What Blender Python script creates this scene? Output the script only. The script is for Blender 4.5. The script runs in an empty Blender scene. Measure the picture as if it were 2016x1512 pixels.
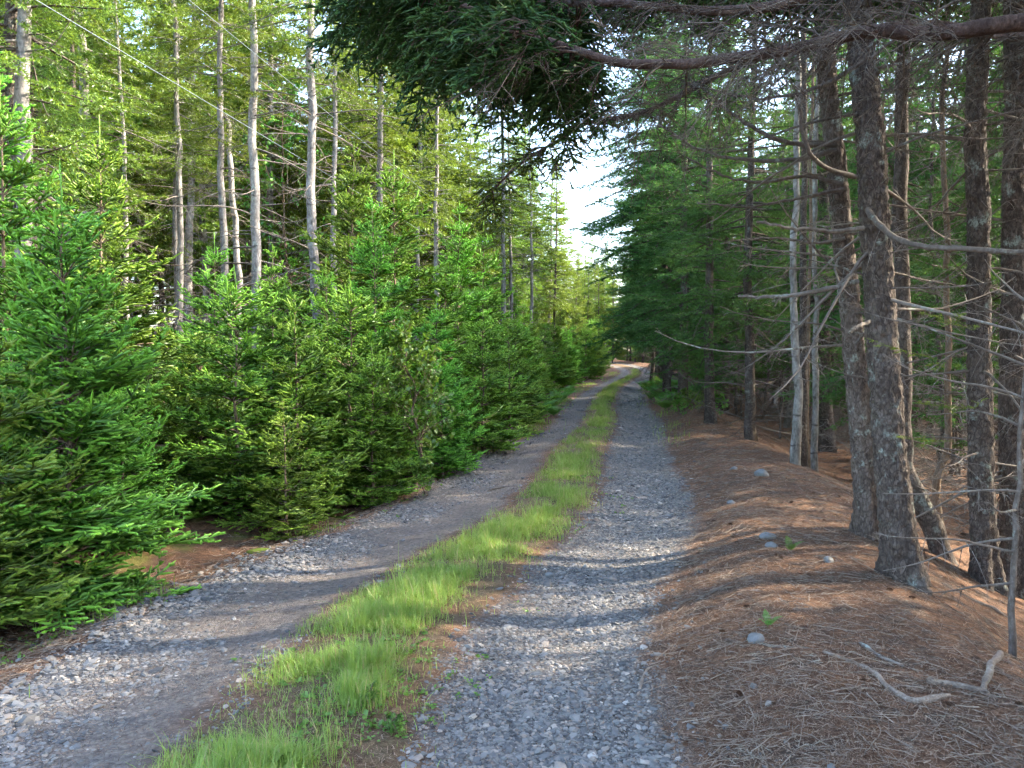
import bpy, math
import numpy as np
from mathutils import Vector, Euler

SC = bpy.context.scene
COL = SC.collection
R_ = math.radians
RNG = np.random.default_rng

# ------------------------------------------------------------------ camera model (photo 2016 x 1512)
FPX, CXP, CYP, HOR = 1514.0, 1008.0, 756.0, 700.0
CAMZ = 1.6
def X(px, d):            # world x of photo column px at depth d
    return (px - CXP) / FPX * d
def Z(py, d):            # world z of photo row py at depth d (small pitch)
    return CAMZ - (py - HOR) / FPX * d
def W(px, py, d):
    return (X(px, d), d, Z(py, d))

# ------------------------------------------------------------------ numpy helpers
def nrm(a):
    return a / np.maximum(np.linalg.norm(a, axis=-1, keepdims=True), 1e-9)

def vnoise(P, scale=1.0, seed=0):
    Q = np.asarray(P, float) * scale + seed * 17.31 + 1000.0
    I = np.floor(Q).astype(np.int64); F = Q - I
    F = F * F * (3 - 2 * F)
    def h(ix, iy, iz):
        n = (ix * 374761393 + iy * 668265263 + iz * 2147483647 + seed * 974711) & 0x7fffffff
        n = ((n ^ (n >> 13)) * 1274126177) & 0x7fffffff
        n = ((n ^ (n >> 16)) * 69069) & 0x7fffffff
        return (n & 0xffff) / 65535.0
    out = 0
    for dx in (0, 1):
        for dy in (0, 1):
            for dz in (0, 1):
                w = (F[..., 0] if dx else 1 - F[..., 0]) * (F[..., 1] if dy else 1 - F[..., 1]) * (F[..., 2] if dz else 1 - F[..., 2])
                out = out + w * h(I[..., 0] + dx, I[..., 1] + dy, I[..., 2] + dz)
    return out

def hermite(xk, yk, x):
    xk = np.asarray(xk, float); yk = np.asarray(yk, float)
    m = np.gradient(yk, xk)
    x = np.asarray(x, float)
    xc = np.clip(x, xk[0], xk[-1])
    i = np.clip(np.searchsorted(xk, xc) - 1, 0, len(xk) - 2)
    h = xk[i + 1] - xk[i]; t = (xc - xk[i]) / h
    r = (2*t**3 - 3*t**2 + 1) * yk[i] + (t**3 - 2*t**2 + t) * h * m[i] + (-2*t**3 + 3*t**2) * yk[i + 1] + (t**3 - t**2) * h * m[i + 1]
    return r + np.where(x < xk[0], (x - xk[0]) * m[0], 0) + np.where(x > xk[-1], (x - xk[-1]) * m[-1], 0)

def sstep(a, b, x):
    t = np.clip((x - a) / (b - a), 0, 1)
    return t * t * (3 - 2 * t)

# ------------------------------------------------------------------ terrain
YK = [-20, -5, 0, 3, 4.2, 5.5, 6.5, 8, 10, 12, 18, 24, 32, 40, 47, 51, 55, 60, 66, 72, 82, 100]
XK = [-4.0, -1.6, -1.0, -0.82, -0.74, -0.40, -0.06, 0.40, 0.74, 1.0, 2.05, 2.80, 4.0, 5.4, 6.9, 7.95, 8.85, 9.5, 9.7, 9.4, 7.5, 1.0]
def xc(y):
    return hermite(YK, XK, y)
def ucoord(x, y):
    y = np.asarray(y, float)
    s = (xc(y + .05) - xc(y - .05)) / .1
    return (np.asarray(x, float) - xc(y)) / np.sqrt(1 + s * s)
def hgt(x, y, fine=True):
    x = np.asarray(x, float); y = np.asarray(y, float)
    u = ucoord(x, y)
    z = np.zeros(np.broadcast(x, y).shape) + 0.03 * np.maximum(y - 45, 0)
    z = np.where(y > 90, 0.03 * 45 + 0.03 * (y - 90) * np.exp(-np.maximum(y - 90, 0) / 200), z)
    z = z + 0.05 * np.exp(-(u / .55) ** 2) - 0.035 * np.exp(-((u - .98) / .35) ** 2) - 0.035 * np.exp(-((u + 1.06) / .45) ** 2)
    bank = 0.155 * sstep(1.3, 2.2, u) - 0.52 * sstep(2.75, 4.4, u)
    z = z + bank
    left = -0.10 * sstep(-1.5, -2.3, u) + 0.14 * sstep(-2.3, -3.6, u) + 0.115 * np.maximum(-u - 4.0, 0) * np.exp(-np.maximum(-u - 4, 0) / 60)
    z = z + left
    if fine:
        P = np.stack([x + 0 * y, y + 0 * x, 0 * x + 0 * y], -1)
        off = 0.35 + 0.65 * sstep(1.3, 2.0, np.abs(u))
        z = z + off * (0.08 * (vnoise(P, .5, 3) - .5) + 0.028 * (vnoise(P, 1.9, 4) - .5) + 0.018 * (vnoise(P, 7.0, 5) - .5))
        z = z + sstep(4.5, 9, np.abs(u)) * 0.7 * (vnoise(P, .16, 6) - .5)
    return z
def hz(x, y):
    return float(hgt(np.array([x]), np.array([y]))[0])

# ------------------------------------------------------------------ mesh accumulation
class Geo:
    def __init__(s):
        s.v, s.q, s.t, s.a, s.n = [], [], [], [], 0
        s.qm, s.tm = [], []
    def add(s, v, quads=None, tris=None, age=0.0, m=0):
        v = np.asarray(v, float).reshape(-1, 3)
        if len(v) == 0: return
        if quads is not None and len(quads):
            q = np.asarray(quads).reshape(-1, 4) + s.n; s.q.append(q); s.qm.append(np.full(len(q), m))
        if tris is not None and len(tris):
            t = np.asarray(tris).reshape(-1, 3) + s.n; s.t.append(t); s.tm.append(np.full(len(t), m))
        s.v.append(v)
        s.a.append(np.broadcast_to(np.asarray(age, float).reshape(-1) if np.ndim(age) else np.array([age], float), (len(v),)))
        s.n += len(v)
    def mesh(s, name, mats, smooth=False):
        v = np.concatenate(s.v).astype(np.float32)
        q = np.concatenate(s.q) if s.q else np.zeros((0, 4), int)
        t = np.concatenate(s.t) if s.t else np.zeros((0, 3), int)
        me = bpy.data.meshes.new(name)
        me.vertices.add(len(v)); me.vertices.foreach_set('co', v.ravel())
        loops = np.concatenate([q.ravel(), t.ravel()]).astype(np.int32)
        me.loops.add(len(loops)); me.loops.foreach_set('vertex_index', loops)
        st = np.concatenate([np.arange(len(q)) * 4, len(q) * 4 + np.arange(len(t)) * 3]).astype(np.int32)
        me.polygons.add(len(q) + len(t)); me.polygons.foreach_set('loop_start', st)
        mi = np.concatenate((s.qm + s.tm) or [np.zeros(0)]).astype(np.int32)
        me.polygons.foreach_set('material_index', mi)
        at = me.attributes.new('age', 'FLOAT', 'POINT')
        at.data.foreach_set('value', np.concatenate(s.a).astype(np.float32))
        for m in mats: me.materials.append(m)
        me.update(calc_edges=True)
        me.polygons.foreach_set('use_smooth', np.full(len(me.polygons), smooth))
        return me

def tubes(g, P, R, sides=4, age=0.0, m=0, cap=False):
    """P (K,n,3) paths, R (K,n) radii"""
    P = np.asarray(P, float); R = np.asarray(R, float)
    if P.ndim == 2: P = P[None]; R = R[None]
    K, n, _ = P.shape
    if K == 0: return
    T = nrm(np.gradient(P, axis=1))
    ref = np.zeros_like(T)
    mt = nrm(T.mean(1))
    ax = np.where(np.abs(mt[:, 2:3]) > .8, np.array([[1., 0, 0]]), np.array([[0, 0, 1.]]))
    ref[:] = ax[:, None, :]
    A = nrm(np.cross(T, ref)); B = np.cross(T, A)
    an = np.arange(sides) / sides * 2 * np.pi
    V = P[:, :, None] + R[:, :, None, None] * (np.cos(an)[None, None, :, None] * A[:, :, None] + np.sin(an)[None, None, :, None] * B[:, :, None])
    i = np.arange(n - 1)[:, None] * sides; j = np.arange(sides)[None]; j2 = (j + 1) % sides
    f = np.stack([i + j, i + j2, i + sides + j2, i + sides + j], -1).reshape(-1, 4)
    F = (f[None] + (np.arange(K) * n * sides)[:, None, None]).reshape(-1, 4)
    if np.ndim(age): age = np.repeat(np.asarray(age), n * sides)
    base = g.n
    g.add(V, quads=F, age=age, m=m)
    if cap:
        for k in range(K):
            for r_ in (0, n - 1):
                b = base + (k * n + r_) * sides
                c = P[k, r_]
                g.add(c[None], None, None, m=m)
                ci = g.n - 1
                tri = [(b + jj, b + (jj + 1) % sides, ci) for jj in range(sides)]
                g.t.append(np.array(tri)); g.tm.append(np.full(sides, m))

def needles(g, p, d, L, n, nl, nw, rng, age=0.0, m=0, open_=55, lift=0.12, core=0.0):
    """needle slivers round shoots: p,d (S,3), L (S,)"""
    S = len(p)
    if S == 0: return
    d = nrm(d)
    ref = np.where(np.abs(d[:, 2:3]) > .85, np.array([[1., 0, 0]]), np.array([[0, 0, 1.]]))
    A = nrm(np.cross(d, ref)); B = np.cross(A, d)
    if core:
        k = 5; an = np.arange(k) / k * 6.2832; ts = np.array([-.04, .35, .8]); rs = np.array([.75, 1.0, .8]) * core
        ax = p[:, None] + d[:, None] * (L[:, None] * ts[None])[..., None]
        cr = rng.uniform(.8, 1.2, (S, 3, k, 1)) * rs[None, :, None, None]
        RV = ax[:, :, None] + cr * (np.cos(an)[None, None, :, None] * A[:, None, None] + np.sin(an)[None, None, :, None] * B[:, None, None])
        tip = p + d * (L * 1.12)[:, None]
        V = np.concatenate([RV.reshape(S, 15, 3), tip[:, None]], 1).reshape(-1, 3); o = (np.arange(S) * 16)[:, None, None]
        q = np.array([[r * 5 + j, r * 5 + (j + 1) % 5, r * 5 + 5 + (j + 1) % 5, r * 5 + 5 + j] for r in (0, 1) for j in range(5)])[None] + o
        tr = np.array([[10 + j, 10 + (j + 1) % 5, 15] for j in range(5)])[None] + o
        ag = np.broadcast_to(np.asarray(age, float).reshape(-1), (S,)) if np.ndim(age) else np.full(S, age)
        g.add(V, quads=q.reshape(-1, 4), tris=tr.reshape(-1, 3), age=np.repeat(ag, 16) + rng.uniform(-.12, .12, S * 16), m=m)
    t = (np.arange(n) + .3) / n
    ph = np.arange(n) * 2.39996 + rng.uniform(0, 6.28, (S, 1)) + rng.uniform(-.4, .4, (S, n))
    rad = np.cos(ph)[..., None] * A[:, None] + np.sin(ph)[..., None] * B[:, None]
    op = np.radians(open_) * (1 - .35 * t)[None] * rng.uniform(.8, 1.2, (S, n))
    nd = np.cos(op)[..., None] * d[:, None] + np.sin(op)[..., None] * rad
    nd[..., 2] += lift
    nd = nrm(nd)
    b = p[:, None] + d[:, None] * (L[:, None] * t[None])[..., None]
    w = nrm(np.cross(nd, rng.normal(size=(S, n, 3)))) * (nw * .5)
    ln = nl * rng.uniform(.8, 1.15, (S, n)) * (1 - .25 * t)[None]
    V = np.stack([b - w, b + w, b + nd * ln[..., None]], 2)
    a = np.broadcast_to(np.asarray(age, float).reshape(-1, 1), (S, 1)) if np.ndim(age) else np.full((S, 1), age)
    a = np.repeat((a + rng.uniform(-.08, .08, (S, n))).reshape(-1), 3)
    g.add(V.reshape(-1, 3), tris=np.arange(S * n * 3).reshape(-1, 3), age=a, m=m)

def bpaths(p0, az, L, e0, droop, tip, n, rng, wob=.06):
    """branch paths (K,n,3): elevation e0 falling by droop in the middle, rising by tip at the end (degrees)"""
    K = len(L); s = np.linspace(0, 1, n)
    e = np.radians(e0)[:, None] - np.radians(droop)[:, None] * np.sin(np.pi * np.minimum(s * .8, 1))[None] + np.radians(tip)[:, None] * (s ** 2)[None]
    a = az[:, None] + np.cumsum(rng.normal(0, wob, (K, n)), 1)
    e = e + np.cumsum(rng.normal(0, wob * .6, (K, n)), 1)
    D = np.stack([np.cos(e) * np.cos(a), np.cos(e) * np.sin(a), np.sin(e)], -1)
    st = D[:, :-1] * (L / (n - 1))[:, None, None]
    return np.concatenate([p0[:, None], p0[:, None] + np.cumsum(st, 1)], 1)

def along(P, s):
    """P (K,n,3), s (K,M) in 0..1 -> position, tangent"""
    K, n, _ = P.shape
    f = np.clip(s, 0, .9999) * (n - 1); i = f.astype(int); t = (f - i)[..., None]
    k = np.arange(K)[:, None]
    a, b = P[k, i], P[k, i + 1]
    return a + (b - a) * t, nrm(b - a)

def foliage(g, wood, P, L, rng, spacing, kl, lmax, seg, nn, nl, nw, bald=.15, ang=55, sdroop=.15, side=1.0, wr=.003, agebias=0.0, dens=1.0, axisneed=True, m=0, core=0.0):
    """needle sprays on branches P (K,n,3) of length L"""
    M = max(2, int(L.max() / spacing) + 1)
    idx = np.arange(M)[None]
    s = (idx + .5 + rng.uniform(-.35, .35, (len(L), M))) * spacing
    for sd in (-1, 1):
        ss = s + (0 if sd < 0 else spacing * .5)
        ok = (ss < L[:, None] * .985) & (ss > bald * L[:, None]) & (rng.random((len(L), M)) < dens)
        pos, T = along(P, ss / L[:, None])
        ll = np.clip(kl * (L[:, None] - ss) + .05, 0, lmax) * rng.uniform(.65, 1.15, ss.shape)
        S = nrm(np.cross(T, np.array([0, 0, 1.])))
        an = np.radians(ang + rng.normal(0, 9, ss.shape))
        tilt = rng.normal(0, .22, ss.shape)
        D = np.cos(an)[..., None] * T + (np.sin(an) * sd)[..., None] * (S + tilt[..., None] * np.array([0, 0, 1.]))
        D[..., 2] += .10
        D = nrm(D)
        pos, D, ll, T2 = pos[ok], D[ok], ll[ok], T[ok]
        if len(ll) == 0: continue
        n3 = 4; tt = np.linspace(0, 1, n3)
        LP = pos[:, None] + D[:, None] * (ll[:, None] * tt)[..., None]
        LP[..., 2] -= (sdroop * ll)[:, None] * tt ** 2 * rng.uniform(.3, 1.7, (len(ll), 1))
        if wood is not None:
            tubes(wood, LP, np.maximum(wr * (1 - .7 * tt)[None] * np.ones((len(ll), 1)), .0008), 3, age=.3)
        J = max(1, int(math.ceil(ll.max() / seg)))
        j = np.arange(J)[None]
        sj = j * seg
        okj = sj < ll[:, None] - .01
        pj, Tj = along(LP, sj / ll[:, None])
        last = (sj + seg >= ll[:, None])
        age = np.where(last, .95, .2) + rng.uniform(-.1, .1, sj.shape if sj.shape[0] > 1 else last.shape) + agebias
        lj = np.minimum(seg, ll[:, None] - sj) * 1.1
        needles(g, pj[okj], Tj[okj], lj[okj], nn, nl, nw, rng, age=age[okj], m=m, core=core)
        if side > 0:
            for s2 in (-1, 1):
                pr = okj & (rng.random(okj.shape) < side) & (j >= (0 if s2 > 0 else 0))
                S2 = nrm(np.cross(Tj, np.array([0, 0, 1.])))
                a2 = np.radians(48 + rng.normal(0, 8, okj.shape))
                D2 = np.cos(a2)[..., None] * Tj + (np.sin(a2) * s2)[..., None] * S2
                D2[..., 2] += rng.normal(.06, .2, okj.shape)
                l2 = np.clip(.55 * (ll[:, None] - sj), seg * .45, seg * 1.9) * rng.uniform(.7, 1.1, okj.shape)
                mid = pj + Tj * (seg * .5)
                ag = np.where(j + 2 >= np.ceil(ll / seg)[:, None], .8, .35) + rng.uniform(-.3, .25, okj.shape) + agebias
                needles(g, mid[pr], nrm(D2[pr]), l2[pr], nn, nl, nw, rng, age=ag[pr], m=m, core=core)
    if axisneed:
        J = max(1, int(L.max() / seg)); sj = (np.arange(J)[None] + .0) * seg + 0 * L[:, None]
        ok = (sj < L[:, None] - .01) & (sj > np.maximum(bald, .45) * L[:, None])
        pj, Tj = along(P, sj / L[:, None])
        needles(g, pj[ok], Tj[ok], np.full(ok.sum(), seg * 1.1), nn, nl, nw, rng, age=np.where(sj > L[:, None] - seg * 1.6, .95, .3)[ok] + agebias, m=m, core=core)

def deadtwigs(g, P, L, rng, per=7, tl=.35, r=.0035, ang=55, sides=3, m=0):
    """bare side twigs on branches, with twiglets"""
    K = len(L)
    s = rng.uniform(.2, .97, (K, per))
    pos, T = along(P, s)
    S = nrm(np.cross(T, np.array([0, 0, 1.])))
    sd = np.where(rng.random((K, per)) < .5, -1, 1)
    an = np.radians(ang + rng.normal(0, 14, s.shape))
    D = np.cos(an)[..., None] * T + (np.sin(an) * sd)[..., None] * S
    D[..., 2] += rng.normal(-.1, .35, s.shape)
    D = nrm(D)
    ll = tl * (1.15 - s) * rng.uniform(.5, 1.4, s.shape) * np.minimum(1, L[:, None])
    pos, D, ll = pos.reshape(-1, 3), D.reshape(-1, 3), ll.reshape(-1)
    n = 4; tt = np.linspace(0, 1, n)
    LP = pos[:, None] + D[:, None] * (ll[:, None] * tt)[..., None]
    LP[..., 2] -= (.25 * ll)[:, None] * tt ** 2 * rng.uniform(-.4, 2, (len(ll), 1))
    tubes(g, LP, r * (1 - .65 * tt)[None] * np.ones((len(ll), 1)), sides, age=rng.uniform(0, 1, len(ll)), m=m)
    # twiglets
    k2 = 3
    s2 = rng.uniform(.25, .95, (len(ll), k2)); p2, T2 = along(LP, s2)
    D2 = nrm(T2 * .8 + rng.normal(0, .55, p2.shape)); l2 = ll[:, None] * .35 * rng.uniform(.4, 1.2, s2.shape)
    p2, D2, l2 = p2.reshape(-1, 3), D2.reshape(-1, 3), l2.reshape(-1)
    t3 = np.linspace(0, 1, 3)
    LP2 = p2[:, None] + D2[:, None] * (l2[:, None] * t3)[..., None]
    LP2[..., 2] -= (.2 * l2)[:, None] * t3 ** 2
    tubes(g, LP2, r * .55 * (1 - .6 * t3)[None] * np.ones((len(l2), 1)), 3, age=rng.uniform(0, 1, len(l2)), m=m)

def trunk_path(H, rng, wob=.03, n=24, bend=(0, 0)):
    z = np.linspace(-.25, H, n)
    x = np.cumsum(rng.normal(0, wob, n)) * .35; y = np.cumsum(rng.normal(0, wob, n)) * .35
    f = np.clip(z / H, 0, 1)
    x = x - x[1] + bend[0] * f ** 2; y = y - y[1] + bend[1] * f ** 2
    return np.stack([x, y, z], -1)
def trunk_mesh(g, path, r0, r1, sides=10, flare=.35, bark=0.0, seed=0, age=0.0):
    n = len(path); z = path[:, 2]; f = np.clip((z - z[0]) / (z[-1] - z[0]), 0, 1)
    r = r0 + (r1 - r0) * f ** .85
    r = r * (1 + flare * np.exp(-np.maximum(z, 0) / .18))
    P = path[None]; T = nrm(np.gradient(P, axis=1))
    A = nrm(np.cross(T, np.array([1., 0, 0]))); B = np.cross(T, A)
    an = np.arange(sides) / sides * 2 * np.pi
    RR = np.broadcast_to(r[:, None], (n, sides)).copy()
    if bark:
        C = np.stack([np.cos(an)[None] * r0 * np.ones((n, 1)), np.sin(an)[None] * r0 * np.ones((n, 1)), z[:, None] * np.ones((1, sides))], -1)
        Q = C * np.array([1, 1, .8])
        nz = .5 * vnoise(Q, 34, seed) + .35 * vnoise(Q, 75, seed + 1) + .3 * vnoise(C, 9, seed + 2)
        ridge = sstep(.42, .62, vnoise(Q, 48, seed + 3)) * .55
        RR += bark * (nz - .55 + ridge)
        lob = np.sin(an * 3 + seed)[None] * .18 + np.sin(an * 5 + 2 * seed)[None] * .12
        RR *= 1 + 1.6 * lob * np.exp(-np.maximum(z, 0) / .26)[:, None]
    V = path[:, None] + RR[..., None] * (np.cos(an)[None, :, None] * A[0][:, None] + np.sin(an)[None, :, None] * B[0][:, None])
    i = np.arange(n - 1)[:, None] * sides; j = np.arange(sides)[None]; j2 = (j + 1) % sides
    g.add(V, quads=np.stack([i + j, i + j2, i + sides + j2, i + sides + j], -1).reshape(-1, 4), age=age)
    g.add(path[-1][None] + np.array([[0, 0, r[-1] * .4]])); c = g.n - 1
    b = c - sides
    g.t.append(np.array([(b + k, b + (k + 1) % sides, c) for k in range(sides)])); g.tm.append(np.zeros(sides, int))
def path_at(path, z):
    return np.stack([np.interp(z, path[:, 2], path[:, k]) for k in range(3)], -1)

# ------------------------------------------------------------------ materials
def mat(name):
    m = bpy.data.materials.new(name); m.use_nodes = True
    nt = m.node_tree; nt.nodes.clear()
    out = nt.nodes.new('ShaderNodeOutputMaterial')
    return m, nt, out
class N:
    def __init__(s, nt): s.nt = nt
    def __call__(s, typ, **kw):
        n = s.nt.nodes.new(typ)
        for k, v in kw.items():
            if k == 'inp':
                for kk, vv in v.items():
                    if isinstance(vv, bpy.types.NodeSocket): s.nt.links.new(vv, n.inputs[kk])
                    else: n.inputs[kk].default_value = vv
            else: setattr(n, k, v)
        return n
    def math(s, op, a, b=0.0, c=None, clamp=False):
        n = s('ShaderNodeMath', operation=op, use_clamp=clamp, inp={0: a, 1: b})
        if c is not None: s.link(c, n.inputs[2])
        return n.outputs[0]
    def link(s, a, b):
        if isinstance(a, bpy.types.NodeSocket): s.nt.links.new(a, b)
        else: b.default_value = a
    def mix(s, f, a, b, mode='MIX'):
        n = s('ShaderNodeMix', data_type='RGBA', blend_type=mode)
        s.link(f, n.inputs[0]); s.link(a, n.inputs[6]); s.link(b, n.inputs[7]); return n.outputs[2]
    def ss(s, x, a, b, lo=0.0, hi=1.0):
        n = s('ShaderNodeMapRange', interpolation_type='SMOOTHSTEP'); s.link(x, n.inputs[0])
        n.inputs[1].default_value = a; n.inputs[2].default_value = b; n.inputs[3].default_value = lo; n.inputs[4].default_value = hi
        return n.outputs[0]
    def noise(s, vec, scale, detail=3, rough=.55, dist=0):
        n = s('ShaderNodeTexNoise', inp={'Scale': scale, 'Detail': detail, 'Roughness': rough, 'Distortion': dist}); s.link(vec, n.inputs['Vector']); return n.outputs[0]
    def ramp(s, f, stops):
        n = s('ShaderNodeValToRGB'); e = n.color_ramp.elements
        while len(e) < len(stops): e.new(.5)
        for k, (p, c) in enumerate(stops): e[k].position = p; e[k].color = (*c, 1)
        s.link(f, n.inputs[0]); return n.outputs[0]
def rgb(*c): return (*c, 1)

def leaf_mat(name, old, new, trans=.35, gloss=.06, rough=.42, var=.25, straw=False):
    m, nt, out = mat(name); n = N(nt)
    at = n('ShaderNodeAttribute', attribute_name='age')
    oi = n('ShaderNodeObjectInfo')
    col = n.mix(n.math('MULTIPLY', at.outputs['Fac'], 1.0, clamp=True), rgb(*old), rgb(*new))
    if straw: col = n.mix(n.ss(at.outputs['Fac'], 1.2, 1.5), col, rgb(.42, .33, .16))
    hs = n('ShaderNodeHueSaturation')
    n.link(n.math('MULTIPLY_ADD', oi.outputs['Random'], .055, .468), hs.inputs['Hue'])
    n.link(n.math('MULTIPLY_ADD', oi.outputs['Random'], var * 2, 1 - var), hs.inputs['Value'])
    n.link(col, hs.inputs['Color'])
    c = hs.outputs[0]
    df = n('ShaderNodeBsdfDiffuse', inp={'Color': c})
    c2 = n.mix(.35, c, rgb(new[0] * 1.8, new[1] * 1.35, new[2] * .5))
    tr = n('ShaderNodeBsdfTranslucent', inp={'Color': c2})
    mx = n('ShaderNodeMixShader', inp={0: trans, 1: df.outputs[0], 2: tr.outputs[0]})
    gl = n('ShaderNodeBsdfGlossy', inp={'Color': rgb(.9, 1, .85), 'Roughness': rough})
    mg = n('ShaderNodeMixShader', inp={0: gloss, 1: mx.outputs[0], 2: gl.outputs[0]})
    nt.links.new(mg.outputs[0], out.inputs[0])
    return m

def bark_mat(name, dark, mid, light, lichen=(.30, .34, .29), lich=.25, scale=14, bump=.6, rings=False, attr=False, plates=0, zs=.5):
    m, nt, out = mat(name); n = N(nt)
    tc = n('ShaderNodeTexCoord'); mp = n('ShaderNodeMapping', inp={'Scale': (1, 1, zs)})
    nt.links.new(tc.outputs['Object'], mp.inputs[0]); v = mp.outputs[0]
    oi = n('ShaderNodeObjectInfo')
    n1 = n.noise(v, scale, 4, .65); n2 = n.noise(v, scale * 4.5, 3, .7); n3 = n.noise(tc.outputs['Object'], 2.2, 3, .6)
    vo = n('ShaderNodeTexVoronoi', feature='F1', inp={'Scale': scale * 4.0, 'Randomness': 1.0}); n.link(n.mix(.12, v, n('ShaderNodeTexNoise', inp={'Vector': v, 'Scale': scale}).outputs[1]), vo.inputs['Vector'])
    f = n.math('MULTIPLY_ADD', n2, .6, n.math('MULTIPLY', n1, .45))
    col = n.ramp(f, [(.34, dark), (.52, mid), (.70, light)])
    if plates:
        wv = n.mix(.03, v, n('ShaderNodeTexNoise', inp={'Vector': v, 'Scale': 30.0, 'Detail': 3.0}).outputs[1])
        pl = n('ShaderNodeTexVoronoi', feature='F1', inp={'Scale': plates}); n.link(wv, pl.inputs['Vector'])
        pe = n('ShaderNodeTexVoronoi', feature='DISTANCE_TO_EDGE', inp={'Scale': plates}); n.link(wv, pe.inputs['Vector'])
        ps = n('ShaderNodeSeparateColor'); nt.links.new(pl.outputs['Color'], ps.inputs[0])
        pc = n.ramp(n.math('MULTIPLY_ADD', n2, .5, n.math('MULTIPLY', ps.outputs[0], .55)), [(.2, dark), (.5, mid), (.85, light)])
        col = n.mix(.48, col, n.mix(n.ss(pe.outputs[0], .02, .16), rgb(*[k * .7 for k in dark]), pc))
    sm = n('ShaderNodeMapping', inp={'Scale': (7, 7, .8)}); nt.links.new(tc.outputs['Object'], sm.inputs[0])
    col = n.mix(n.ss(n.noise(sm.outputs[0], 1.0, 4, .65), .48, .68, 0, .6), col, rgb(*dark))
    col = n.mix(n.ss(n3, .5, .72, 0, .35), col, rgb(*light))
    lm = n.math('MULTIPLY', n.ss(n.noise(tc.outputs['Object'], 5.5, 5, .7), .55, .68), lich * 2, clamp=True)
    lm = n.math('MULTIPLY', lm, n.ss(n2, .35, .55))
    col = n.mix(lm, col, rgb(*lichen))
    if attr:
        at = n('ShaderNodeAttribute', attribute_name='age')
        col = n.mix(n.math('MULTIPLY', at.outputs['Fac'], .6), col, rgb(*light))
    hs = n('ShaderNodeHueSaturation', inp={'Color': col}); n.link(n.math('MULTIPLY_ADD', oi.outputs['Random'], .4, .8), hs.inputs['Value'])
    col = hs.outputs[0]
    hgt_ = n.math('SUBTRACT', n.math('ADD', n1, n.math('MULTIPLY', n2, .8)), n.math('MULTIPLY', vo.outputs[0], .55))
    if rings:
        sx = n('ShaderNodeSeparateXYZ'); nt.links.new(tc.outputs['Object'], sx.inputs[0])
        w = n.math('ADD', sx.outputs[2], n.math('MULTIPLY', n3, .22))
        rg = n.math('PINGPONG', w, .21)
        rm = n.math('MULTIPLY', n.ss(rg, .022, .006), n.ss(n.noise(tc.outputs['Object'], 7, 2), .42, .6))
        col = n.mix(n.math('MULTIPLY', rm, .8), col, rgb(*dark))
    bp = n('ShaderNodeBump', inp={'Strength': bump, 'Distance': .012}); n.link(hgt_, bp.inputs['Height'])
    bs = n('ShaderNodeBsdfPrincipled', inp={'Base Color': col, 'Roughness': .9, 'Specular IOR Level': .2, 'Normal': bp.outputs[0]})
    nt.links.new(bs.outputs[0], out.inputs[0])
    return m

M = {}
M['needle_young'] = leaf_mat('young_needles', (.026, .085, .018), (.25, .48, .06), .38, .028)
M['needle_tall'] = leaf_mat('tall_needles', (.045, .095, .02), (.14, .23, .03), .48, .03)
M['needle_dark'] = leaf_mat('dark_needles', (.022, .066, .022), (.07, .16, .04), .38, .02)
M['leaf'] = leaf_mat('broad_leaves', (.06, .17, .025), (.14, .30, .04), .45, .05)
M['fern'] = leaf_mat('fern_fronds', (.05, .16, .035), (.12, .28, .05), .4, .03)
M['grass'] = leaf_mat('grass_blades', (.165, .26, .05), (.27, .385, .085), .35, .03, straw=True)
M['moss'] = leaf_mat('moss_cushion', (.14, .20, .04), (.24, .34, .07), .1, .0)
M['bark_near'] = bark_mat('scaly_spruce_bark', (.03, .022, .018), (.11, .083, .068), (.20, .165, .14), lich=.45, scale=13, bump=1.0, plates=38.0, zs=.5)
M['bark_dark'] = bark_mat('dark_spruce_bark', (.03, .022, .018), (.10, .077, .063), (.18, .15, .13), lich=.25, scale=12, bump=.7, plates=34.0, zs=.7)
M['bark_grey'] = bark_mat('grey_spruce_bark', (.075, .066, .06), (.22, .20, .185), (.38, .355, .33), lich=.35, scale=7, bump=.5, rings=True)
M['bark_brown'] = bark_mat('brown_sapling_bark', (.07, .05, .033), (.17, .12, .08), (.27, .20, .14), lich=.15, scale=16, bump=.3)
M['bark_birch'] = bark_mat('pale_birch_bark', (.05, .042, .036), (.19, .175, .155), (.34, .32, .295), lich=.15, scale=5, bump=.25, rings=True)
M['bark_limb'] = bark_mat('reddish_limb_bark', (.028, .017, .014), (.075, .046, .037), (.14, .095, .077), lich=.12, scale=16, bump=.6)
M['dead'] = bark_mat('dead_twig_bark', (.045, .035, .028), (.115, .092, .077), (.21, .18, .155), lichen=(.30, .35, .31), lich=.5, scale=9, bump=.3, attr=True)
M['twig_dark'] = bark_mat('bough_dead_twigs', (.025, .018, .014), (.075, .055, .042), (.14, .11, .085), lich=.2, scale=9, bump=.3, attr=True)
M['deadl'] = bark_mat('weathered_wood', (.06, .043, .032), (.19, .143, .11), (.36, .295, .24), lich=.1, scale=22, bump=.8, attr=True, zs=1)
M['litter'] = bark_mat('litter_twigs', (.05, .033, .024), (.14, .098, .072), (.33, .265, .21), lich=.15, scale=14, bump=.2, attr=True)

def needle_litter_mat():
    m, nt, out = mat('fallen_needles'); n = N(nt)
    at = n('ShaderNodeAttribute', attribute_name='age')
    col = n.ramp(at.outputs['Fac'], [(0, (.065, .034, .021)), (.5, (.175, .098, .06)), (1, (.36, .26, .185))])
    bs = n('ShaderNodeBsdfPrincipled', inp={'Base Color': col, 'Roughness': .8, 'Specular IOR Level': .2})
    nt.links.new(bs.outputs[0], out.inputs[0]); return m
M['needlelitter'] = needle_litter_mat()

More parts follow.
